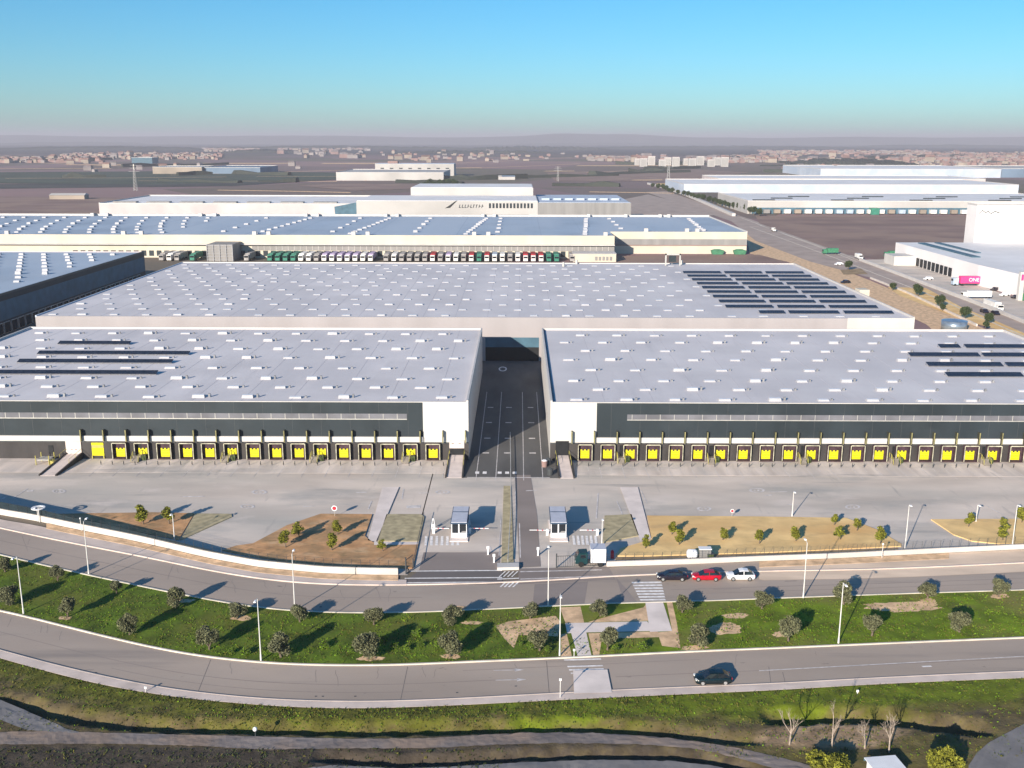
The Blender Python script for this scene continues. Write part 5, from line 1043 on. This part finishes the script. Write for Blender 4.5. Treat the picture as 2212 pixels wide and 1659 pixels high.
make_tree('yellow_green_bush', 'bush', blobs(131, 16, .62, 1.5, 1.2, .45, 1.15), 6000, .13, ('leaf_yellow', 'leaf_yellow2'), .4, 'bark', 9, .10)
make_tree('shrub', 'shrub', blobs(121, 6, .35, .4, .4, .15, .35), 500, .10, ('tuft_a', 'leaf_dark2'), .2, 'bark', 8, .03)
def place(key, p, s, rz, label, cat, group, z=0):
    pr = PROTO[key]
    if not pr[2]: c = pr[0]; pr[2] = True
    else: c = dup_fast(pr[0], pr[1])
    c.location = (p.x, p.y, z); c.scale = (s[0], s[0], s[1]) if isinstance(s, tuple) else (s, s, s); c.rotation_euler = (0, 0, rz); tag(c, label, cat, group); return c
rr = random.Random(33)
UP = [(125, 1255, 1.0), (252, 1283, .85), (378, 1314, 1.1), (512, 1338, .95), (648, 1344, 1.15), (808, 1350, 1.05), (977, 1352, 1.15), (1145, 1337, 1.0), (1297, 1332, 1.1), (1474, 1324, 1.0), (1646, 1316, 1.1), (1822, 1306, 1.3), (2003, 1294, 1.1), (2157, 1290, 1.15)]
LO = [(12, 1236, 1.0), (22, 1308, 1.2), (147, 1334, 1.25), (280, 1372, 1.15), (452, 1404, 1.2), (607, 1420, 1.3), (795, 1425, 1.35), (972, 1420, 1.4), (1165, 1406, 1.15), (1312, 1405, 1.25), (1508, 1396, 1.25), (1703, 1386, 1.35), (1883, 1374, 1.3), (2072, 1366, 1.15)]
for row, nm in ((UP, 'upper'), (LO, 'lower')):
    for i, (x, y, s) in enumerate(row):
        s *= 1.22
        place('olive%d' % rr.randrange(5), G(x, y), (s*rr.uniform(.85, 1.15), s*rr.uniform(.9, 1.15)), rr.random()*6.28, 'grey green olive tree, %s from the left in the %s row of the grass strip' % (nth(i), nm), 'olive tree', 'olive trees of the grass strip', .06)
SAP = [(310, 1134, 1.3, 'left bed, left of its twin'), (366, 1133, 1.2, 'left bed, beside the slender lamp'), (646, 1161, 1.0, 'middle bed, second from its left tip'), (617, 1184, 1.15, 'middle bed, nearest its left tip'), (729, 1156, 1.0, 'middle bed, upper right'), (717, 1190, 1.1, 'middle bed, under the upper right one'), (827, 1192, .75, 'middle bed, below the pale footway'),
       (1394, 1186, .85, 'right side at the end of the pale footway'), (1451, 1156, .9, 'long sand bed, upper of the left pair'), (1467, 1178, 1.0, 'long sand bed, lower of the left pair'), (1561, 1168, .85, 'long sand bed, third from the left'), (1640, 1176, .95, 'long sand bed, fourth from the left'), (1719, 1170, .95, 'long sand bed, fifth from the left'),
       (1802, 1136, .8, 'long sand bed, topmost at its right end'), (1815, 1167, .9, 'long sand bed, below the topmost'), (1851, 1148, .85, 'long sand bed, right of the topmost'), (1902, 1175, 1.05, 'long sand bed, rightmost'), (2092, 1139, .95, 'right sand bed, leftmost'), (2164, 1142, .75, 'right sand bed, upper of the pair'), (2166, 1168, 1.0, 'right sand bed, lower of the pair'), (2207, 1130, 1.05, 'right sand bed, at the picture edge')]
for i, (x, y, s, d) in enumerate(SAP): place('sap%d' % (i % 4), G(x, y), (s*1.55, s*1.02), rr.random()*6.28, 'yellow green sapling in the '+d, 'sapling', 'saplings in the yard beds', .1)
for i, (x, y, s) in enumerate(((1832, 584, 1.0), (1983, 640, 1.05), (2029, 665, 1.0), (2083, 690, .95), (2135, 700, .8), (2128, 712, .6), (1928, 628, .7), (2036, 672, .6))):
    place('broad%d' % (i % 3), G(x, y), s, rr.random()*6, 'round green tree in the highway median, %s counted from far to near' % ORD[i], 'tree', 'trees of the highway median')
# rows of dark trees along the far highway and fields
for i in range(26):
    t = i/25; x = 1410+t*230; y = 405+t*60; p = G(x+3*math.sin(i), y+2)
    place('broad%d' % (i % 3), p, 1.2+.5*rr.random(), rr.random()*6, 'dark tree in the row lining the far highway', 'tree', 'dark trees lining the far highway')
for i in range(16):
    x = 965-rr.random()*0+rr.random()*70-20; y = rr.uniform(398, 408)
    p = G(x-30, y); place('broad%d' % (i % 3), p, (2.4, 1.8), rr.random()*6, 'dark tree in the clump behind the stepped grey warehouse', 'tree', 'dark trees behind the stepped grey warehouse')
# trees standing below the frame whose crowns reach into it
place('bush', G(1790, 1672), (1.25, 1.1), 0, 'yellow green bush at the bottom edge, left of the white hut', 'bush', 'yellow green bushes at the bottom edge')
place('bush', G(2040, 1676), (1.0, 1.45), 2, 'yellow green bush at the bottom edge, right of the white hut', 'bush', 'yellow green bushes at the bottom edge')
# bare trees
def bare(label, x, y, h, seed):
    p = G(x, y); g0 = tz(p.x, p.y); r = empty('bare_tree', (p.x, p.y, g0), 0, label, 'tree', 'bare trees by the ditch'); rr = random.Random(seed); m = MB(); tw = MB()
    def grow(a, d, L, r0, lvl):
        b = a+d*L; (m if lvl < 2 else tw).tube(a, b, r0, r0*.6, 'bark_pale', 6 if lvl < 2 else 4)
        if lvl >= 4: return
        for _ in range(3 if lvl else 4):
            nd = (d+Vector((rr.gauss(0, .36), rr.gauss(0, .36), rr.uniform(-.05, .35)))).normalized(); s = a+d*L*rr.uniform(.55, 1.0); grow(s, nd, L*rr.uniform(.5, .75), r0*.5, lvl+1)
    grow(Vector((0, 0, -.1)), Vector((rr.uniform(-.05, .05), 0, 1)).normalized(), h*.42, .10, 0); m.build('trunk', r); tw.build('crown', r)
for i, (x, y, h) in enumerate(((1705, 1610, 5.0), (1797, 1612, 5.6), (1868, 1617, 4.2), (1920, 1626, 5.0))): bare('pale leafless tree by the dark ditch at lower right, %s from the left' % ORD[i], x, y, h, 70+i)
# white hut roof at the bottom edge
p = G(1912, 1672); r = empty('hut', (p.x, p.y, 0), R(8), 'low hut with a flat white roof at the bottom edge, lower right', 'hut'); m = MB(); m.box(-1.5, 1.5, -1.2, 1.2, -.2, 1.1, 'booth_white'); m.build('wall', r); m = MB(); m.box(-1.75, 1.75, -1.4, 1.4, 1.1, 1.2, 'booth_white'); m.build('roof', r); m = MB(); m.box(-1.75, -.2, 1.41, 1.46, .8, 1.19, 'blue_shade'); m.build('fascia', r)
# shrubs on the grass strip
for i, (x, y) in enumerate(((700, 1400), (850, 1402), (880, 1405), (910, 1398), (530, 1415), (500, 1412), (1125, 1395), (1150, 1405), (950, 1400), (760, 1410), (1185, 1408), (570, 1405), (420, 1390), (900, 1375), (830, 1385), (1330, 1406), (1390, 1402))):
    place('shrub', G(x, y), rr.uniform(.6, 1.2), rr.random()*6, 'low leafy weed clump on the grass strip', 'shrub', 'weed clumps of the grass strip', .05)
# grass tufts (uncountable)
def tufts(name, region, n, size, seed, zf, mats=('tuft_a', 'tuft_b', 'tuft_c'), wts=(.5, .8)):
    rr = random.Random(seed); m = MB()
    for _ in range(n):
        x, y = region(rr)
        if noise.noise(Vector((x*.03, y*.06, seed))) < rr.uniform(-.6, .5): continue
        p = G(x, y); z = zf(p.x, p.y); t = rr.random(); mt = mats[0] if t < wts[0] else mats[1] if t < wts[1] else mats[2]; s = size*rr.uniform(.5, 1.4)
        for _ in range(3):
            a = rr.random()*6.28; d = Vector((math.cos(a), math.sin(a), 0)); o = Vector((rr.uniform(-s, s), rr.uniform(-s, s), 0))*.6
            b = Vector((p.x, p.y, z))+o; m.face([b-d*s*.35, b+d*s*.35, b+d*s*.2+Vector((rr.uniform(-.3, .3)*s, rr.uniform(-.3, .3)*s, s*rr.uniform(.5, 1.1)))], mt)
    o = m.build(name); tag(o, kind='stuff', label='tufts of grass and weeds', cat='grass')
def reg_strip(rr):
    while True:
        x = rr.uniform(-100, 2312); y0, y1 = lerp(RA_B, x)+3, lerp(RB_T, x)-3; y = y0+(y1-y0)*rr.random()
        if 1205 < x < 1460 and not (x < 1400 and 1380 < y < 1415): continue
        return x, y
tufts('grass_tufts', reg_strip, 20000, .17, 1, lambda X, Y: .05)
def reg_verge(rr):
    x = rr.uniform(-100, 2312); y0 = lerp(SB_B, x)+2; return x, y0+rr.random()**1.3*(1580-y0 if x < 1500 else 1640-y0)
tufts('verge_grass_tufts', reg_verge, 15000, .17, 2, tz, ('tuft_c', 'tuft_b', 'tuft_a'), (.45, .8))
def reg_low(rr): return rr.uniform(-60, 1100), rr.uniform(1618, 1690)
tufts('low_weed_tufts', reg_low, 2600, .20, 3, tz, ('tuft_c', 'leaf_dark', 'tuft_b'), (.5, .85))
def reg_bed(rr):
    c_ = rr.choice(((560, 860, 1178, 1222), (620, 780, 1125, 1200), (150, 400, 1115, 1160), (1350, 1900, 1185, 1202))); return rr.uniform(c_[0], c_[1]), rr.uniform(c_[2], c_[3])
# ================================================================ FAR TOWN
def house_proto(w_, d, h, wall_, roof_):
    r = empty('house', (0, 0, 0)); m = MB(); m.box(-w_/2, w_/2, -d/2, d/2, 0, h, wall_); m.build('wall', r)
    m = MB(); m.hexa([(-w_/2-.4, -d/2-.4, h), (w_/2+.4, -d/2-.4, h), (w_/2+.4, d/2+.4, h), (-w_/2-.4, d/2+.4, h), (-w_/2+.5, -.1, h*1.45), (w_/2-.5, -.1, h*1.45), (w_/2-.5, .1, h*1.45), (-w_/2+.5, .1, h*1.45)], roof_); m.build('roof', r); return [r, kids_of(r), False]
HP = [house_proto(14, 11, 7, 'house_pink', 'roof_tile'), house_proto(18, 12, 9, 'house_cream', 'roof_tile'), house_proto(16, 12, 8, 'house_pale', 'roof_tile_grey'), house_proto(24, 12, 10, 'house_pink', 'roof_tile_grey')]
def houses(n, x0, x1, y0, y1, which, label, group, s0=1.0, seed=1):
    rr = random.Random(seed); k = 0
    while k < n:
        x = rr.uniform(x0, x1); y = rr.uniform(y0, y1); 
        if noise.noise(Vector((x*.012, y*.2, seed))) < rr.uniform(-.5, .15): continue
        p = G(x, y); pr = HP[rr.choice(which)]
        if not pr[2]: c = pr[0]; pr[2] = True
        else: c = dup_fast(pr[0], pr[1])
        s = s0*rr.uniform(.8, 1.5); c.location = (p.x, p.y, 0); c.scale = (s, s, s*rr.uniform(.8, 1.2)); c.rotation_euler = (0, 0, rr.choice((0, .3, 1.57, -.4, 1.2))); tag(c, label, 'house', group); k += 1
houses(36, -20, 225, 343, 354, (0, 0, 3, 1), 'small pink house in the far town at the left edge', 'houses of the far town at the left edge', .85, 1)
houses(46, 215, 480, 333, 346, (0, 1, 0, 2), 'small red roofed house in the far town at upper left', 'houses of the far town at upper left', .95, 2)
houses(36, 600, 800, 324, 342, (1, 2, 3, 2), 'small pale house in the far settlement left of centre', 'houses of the far settlement left of centre', 1.1, 3)
houses(18, 820, 1100, 330, 352, (1, 2), 'small pale house scattered in the far fields at centre', 'houses scattered in the far fields', 1.1, 4)
houses(40, 1270, 1700, 338, 352, (2, 1, 3), 'small pale house around the far apartment blocks', 'houses around the far apartment blocks', 1.0, 5)
houses(60, 1650, 2230, 328, 352, (0, 0, 1, 3), 'small pinkish house in the far town at upper right', 'houses of the far town at upper right', 1.05, 6)
houses(16, 1690, 1960, 362, 375, (0, 1, 2), 'small red roofed house near the far right warehouses', 'houses near the far right warehouses', 1.0, 7)
houses(12, 60, 700, 356, 372, (2, 1), 'lone small farm building in the far fields at left', 'farm buildings of the far left fields', .7, 8)
def sprawl(name, regs, seed):
    rr = random.Random(seed); m = MB()
    for n_, x0, x1, y0, y1, s0 in regs:
        for _ in range(n_):
            p = G(rr.uniform(x0, x1), rr.uniform(y0, y1)); s = s0*rr.uniform(.6, 1.5); w_, d_, h_ = 7*s, 6*s, rr.uniform(5, 9)
            wm = rr.choice(('house_pink', 'house_pink', 'house_cream', 'house_pale')); m.box(p.x-w_, p.x+w_, p.y-d_, p.y+d_, 0, h_, wm, rr.choice(('roof_tile', 'roof_tile', 'roof_tile_grey', 'house_pale')))
    tag(m.build(name), kind='stuff', label='dense far town, too small to count', cat='town')
sprawl('far_town', [(260, -60, 140, 342, 352, 1.0), (260, 130, 480, 333, 344, 1.0), (180, 440, 560, 320, 328, 1.5), (90, 600, 790, 318, 324, 1.8), (60, 820, 1300, 330, 348, 1.0), (200, 1270, 1400, 340, 348, 1.0), (160, 1560, 1720, 338, 352, 1.0), (300, 1640, 2000, 326, 334, 1.5), (330, 1960, 2280, 330, 348, 1.2), (60, 1680, 1960, 346, 352, .9), (120, 1900, 2280, 345, 360, 1.0)], 17)
for i in range(12):
    x = 1372+i*17.5+ (6 if i % 3 == 0 else 0); p = G(x, 360 if i % 2 else 357); r = empty('apartment_block', (p.x, p.y, 0), rr.uniform(-.1, .1), 'pale far apartment block, %s from the left in its row' % ORD[i], 'apartment block', 'pale far apartment blocks')
    m = MB(); m.box(-9, 9, -8, 8, 0, 17+3*(i % 3), 'far_white'); m.build('wall', r); [MB().box(-7+k*3, -5.6+k*3, -8.3, -8.01, 2, 15+3*(i % 3), 'grey_panel').build('window_column', r) for k in range(5)]; m = MB(); m.box(-9.3, 9.3, -8.3, 8.3, 17+3*(i % 3), 17.8+3*(i % 3), 'far_pink'); m.build('roof', r)
def pylon(label, x, y, h):
    p = G(x, y); r = empty('pylon', (p.x, p.y, 0), 0, label, 'pylon', 'electricity pylons'); m = MB(); w_ = h*.06
    for sx in (-1, 1):
        for sy in (-1, 1): m.tube((sx*w_, sy*w_, 0), (sx*.4, sy*.4, h), .22, .15, 'metal', 4)
    for k in range(9):
        z0, z1 = h*k/9, h*(k+1)/9; a, b = w_*(1-k/9)+.4, w_*(1-(k+1)/9)+.4
        m.tube((-a, -a, z0), (b, -b, z1), .1, .1, 'metal', 3); m.tube((a, -a, z0), (-b, -b, z1), .1, .1, 'metal', 3)
    m.build('tower', r)
    for z, l in ((.72, 7), (.84, 6), (.95, 4.5)): m = MB(); m.tube((-l, 0, h*z), (l, 0, h*z), .22, .22, 'metal', 4); m.build('cross_arm', r)
pylon('faint lattice electricity pylon beside the far highway, right of centre', 1443, 402, 38)
pylon('faint lattice electricity pylon in the far left fields', 293, 412, 34)
pylon('small distant electricity pylon above the far right fields', 1205, 392, 24)
# woods and hills on the skyline
def woodland(name, x0, x1, yv, hh, seed, deep=120):
    m = MB(); a = G(x0, yv); b = G(x1, yv); n = 70; rr = random.Random(seed); rings = []
    for i in range(n+1):
        q = a.lerp(b, i/n); k = math.sin(math.pi*i/n)**.4; h_ = hh*k*(.6+.5*rr.random())+.2; dd = deep*k+1
        rings.append([(q.x, q.y, -.5), (q.x, q.y+dd*.1, h_*.7), (q.x, q.y+dd*.35, h_), (q.x, q.y+dd*.7, h_*(.8+.3*rr.random())), (q.x, q.y+dd, -.5)])
    m.loft(rings, 'wood_far', close=False); o = m.build(name); tag(o, kind='stuff', label='far off dark wood', cat='wood')
woodland('woodland', 1700, 1990, 357, 16, 1, 200)
woodland('woodland', 420, 1010, 322, 22, 2, 700); woodland('woodland', 1000, 1320, 324, 24, 3, 700); woodland('woodland', 1250, 1900, 321, 20, 4, 800); woodland('woodland', -60, 430, 324, 20, 5, 700); woodland('woodland', 1850, 2280, 318, 24, 6, 900)
woodland('woodland', 480, 640, 330, 16, 7, 300); woodland('woodland', 850, 1200, 331, 14, 8, 300); woodland('woodland', -60, 300, 312, 30, 9, 1500); woodland('woodland', 1100, 1700, 313, 34, 10, 1500)
m = MB(); rings = []; rr = random.Random(4)
for i in range(121):
    X = -12000+i*200; D = 15500; px = 1119+X/D*2200*.97
    h_ = 118+30*noise.noise(Vector((X*.0004, 0, 0)))+10*noise.noise(Vector((X*.0016, 4, 0)))
    if 1080 < px < 1500: h_ += 38*math.exp(-((px-1225)/75)**2)+26*math.exp(-((px-1370)/60)**2)
    rings.append([(X, D, -1), (X, D+500, max(5, h_*.8)), (X, D+1200, max(6, h_)), (X, D+2500, max(6, h_*.7)), (X, D+4000, -1)])
m.loft(rings, 'hill', close=False); struct('hills', m)
# dark field strips far left
for pts, mt in (([(-50, 372), (330, 370), (700, 372), (900, 378), (620, 392), (330, 398), (-50, 396)], 'field_green'), ([(-50, 398), (300, 396), (760, 380), (760, 386), (500, 402), (-50, 408)], 'field_dark'), ([(-50, 430), (-50, 424), (235, 426), (365, 434), (360, 460), (-50, 462)], 'brown_field'), ([(760, 396), (1000, 400), (880, 408), (760, 412), (640, 400)], 'brown_field'), ([(1180, 372), (1500, 366), (1620, 372), (1500, 390), (1200, 392)], 'brown_field')):
    if mt not in MATS: M(mt, (.060, .075, .050) if mt == 'field_green' else (.060, .058, .052), .95, .12, .01)
    flat('field', pts, .2+.1*random.random(), mt)
# hedgerows, farm tracks and pale plots of the plain
def strip_line(mb, pts, wd, z0, z1, m, jag=0, seed=0):
    rr = random.Random(seed); P_ = [G(x, y) for x, y in pts]; Q = []
    for a, b in zip(P_, P_[1:]):
        n = max(2, int((b-a).length/45)); Q += [a.lerp(b, k/n) for k in range(n)]
    Q.append(P_[-1]); rings = []
    for i, p in enumerate(Q):
        d = Q[min(len(Q)-1, i+1)]-Q[max(0, i-1)]; d.z = 0; d.normalize(); q = Vector((-d.y, d.x, 0))*wd/2*(1+jag*rr.uniform(-.5, .5)); h = z1*(1+jag*rr.uniform(-.6, .6))
        rings.append([(p+q).to_tuple()[:2]+(z0,), (p-q).to_tuple()[:2]+(z0,), (p-q*.6).to_tuple()[:2]+(h,), (p+q*.6).to_tuple()[:2]+(h,)])
    mb.loft(rings, m)
hm_ = MB(); tm_ = MB(); rr = random.Random(77)
for i in range(30):
    x = rr.uniform(-40, 2200); y = rr.uniform(347, 402) if x < 1350 else rr.uniform(340, 372); L_ = rr.uniform(60, 280); sl = rr.uniform(-.03, .03)
    strip_line(hm_, [(x, y), (x+L_*.5, y+sl*L_*.5+rr.uniform(-.5, .5)), (x+L_, y+sl*L_)], rr.uniform(8, 22), 0, rr.uniform(3, 7), 'wood_far', .9, i)
for i in range(20):
    x = rr.uniform(-40, 2100); y = rr.uniform(342, 415) if x < 1350 else rr.uniform(340, 375); L_ = rr.uniform(90, 500); sl = rr.uniform(-.05, .05)
    strip_line(tm_, [(x, y), (x+L_*.5, y+sl*L_*.5+rr.uniform(-1, 1)), (x+L_, y+sl*L_)], rr.uniform(5, 9), 0, .35, 'soil_pale', 0, i)
tag(hm_.build('hedgerows'), kind='stuff', label='far hedgerows and tree lines between the fields', cat='hedge'); struct('farm_track', tm_)
for i, (x, y, w_, h_) in enumerate(((1420, 396, 120, 4), (1560, 383, 260, 3.5), (1370, 388, 60, 2), (700, 352, 160, 2.5), (430, 352, 200, 2), (980, 362, 60, 1.5), (1250, 357, 250, 2), (1180, 369, 60, 1.5), (1700, 352, 200, 2.4), (150, 355, 160, 2))):
    flat('pale_plot', [(x, y), (x+w_, y-.4), (x+w_*1.03, y+h_*.7), (x+w_*.4, y+h_), (x-8, y+h_*.8)], .45+.02*i, 'sand' if i in (0, 1) else 'soil_pale')
for i, (x, y) in enumerate(((150, 430), (1083, 388), (1098, 388))):
    p = G(x, y); r = empty('shed', (p.x, p.y, 0), .05, ['long pale low shed in the brown field left of the pinkish warehouse', 'small white shed alone in the far fields at centre', 'small blue roofed shed beside the lone white one at centre'][i], 'shed'); w2, d2, h2_ = ((38, 14, 4.5), (10, 10, 5), (22, 12, 5))[i]
    m = MB(); m.box(-w2/2, w2/2, -d2/2, d2/2, 0, h2_, 'house_cream' if i == 0 else 'far_white'); m.build('wall', r); m = MB(); m.hexa([(-w2/2-.5, -d2/2-.5, h2_), (w2/2+.5, -d2/2-.5, h2_), (w2/2+.5, d2/2+.5, h2_), (-w2/2-.5, d2/2+.5, h2_), (-w2/2, -.3, h2_+2), (w2/2, -.3, h2_+2), (w2/2, .3, h2_+2), (-w2/2, .3, h2_+2)], 'far_white' if i < 2 else 'far_blue'); m.build('roof', r)
# ================================================================ HAZE
m = MB(); m.box(-45000, 45000, -300, 59000, -3.5, 200, 'hill'); hz = m.build('haze'); tag(hz, kind='stuff')
hm = bpy.data.materials.new('haze'); hm.use_nodes = True; n = hm.node_tree; n.nodes.remove(n.nodes['Principled BSDF'])
pv = n.nodes.new('ShaderNodeVolumePrincipled'); pv.inputs['Color'].default_value = (.72, .69, .77, 1); pv.inputs['Density'].default_value = 1.05e-4; pv.inputs['Anisotropy'].default_value = 0
n.links.new(pv.outputs[0], n.nodes['Material Output'].inputs['Volume']); hz.data.materials.clear(); hz.data.materials.append(hm)
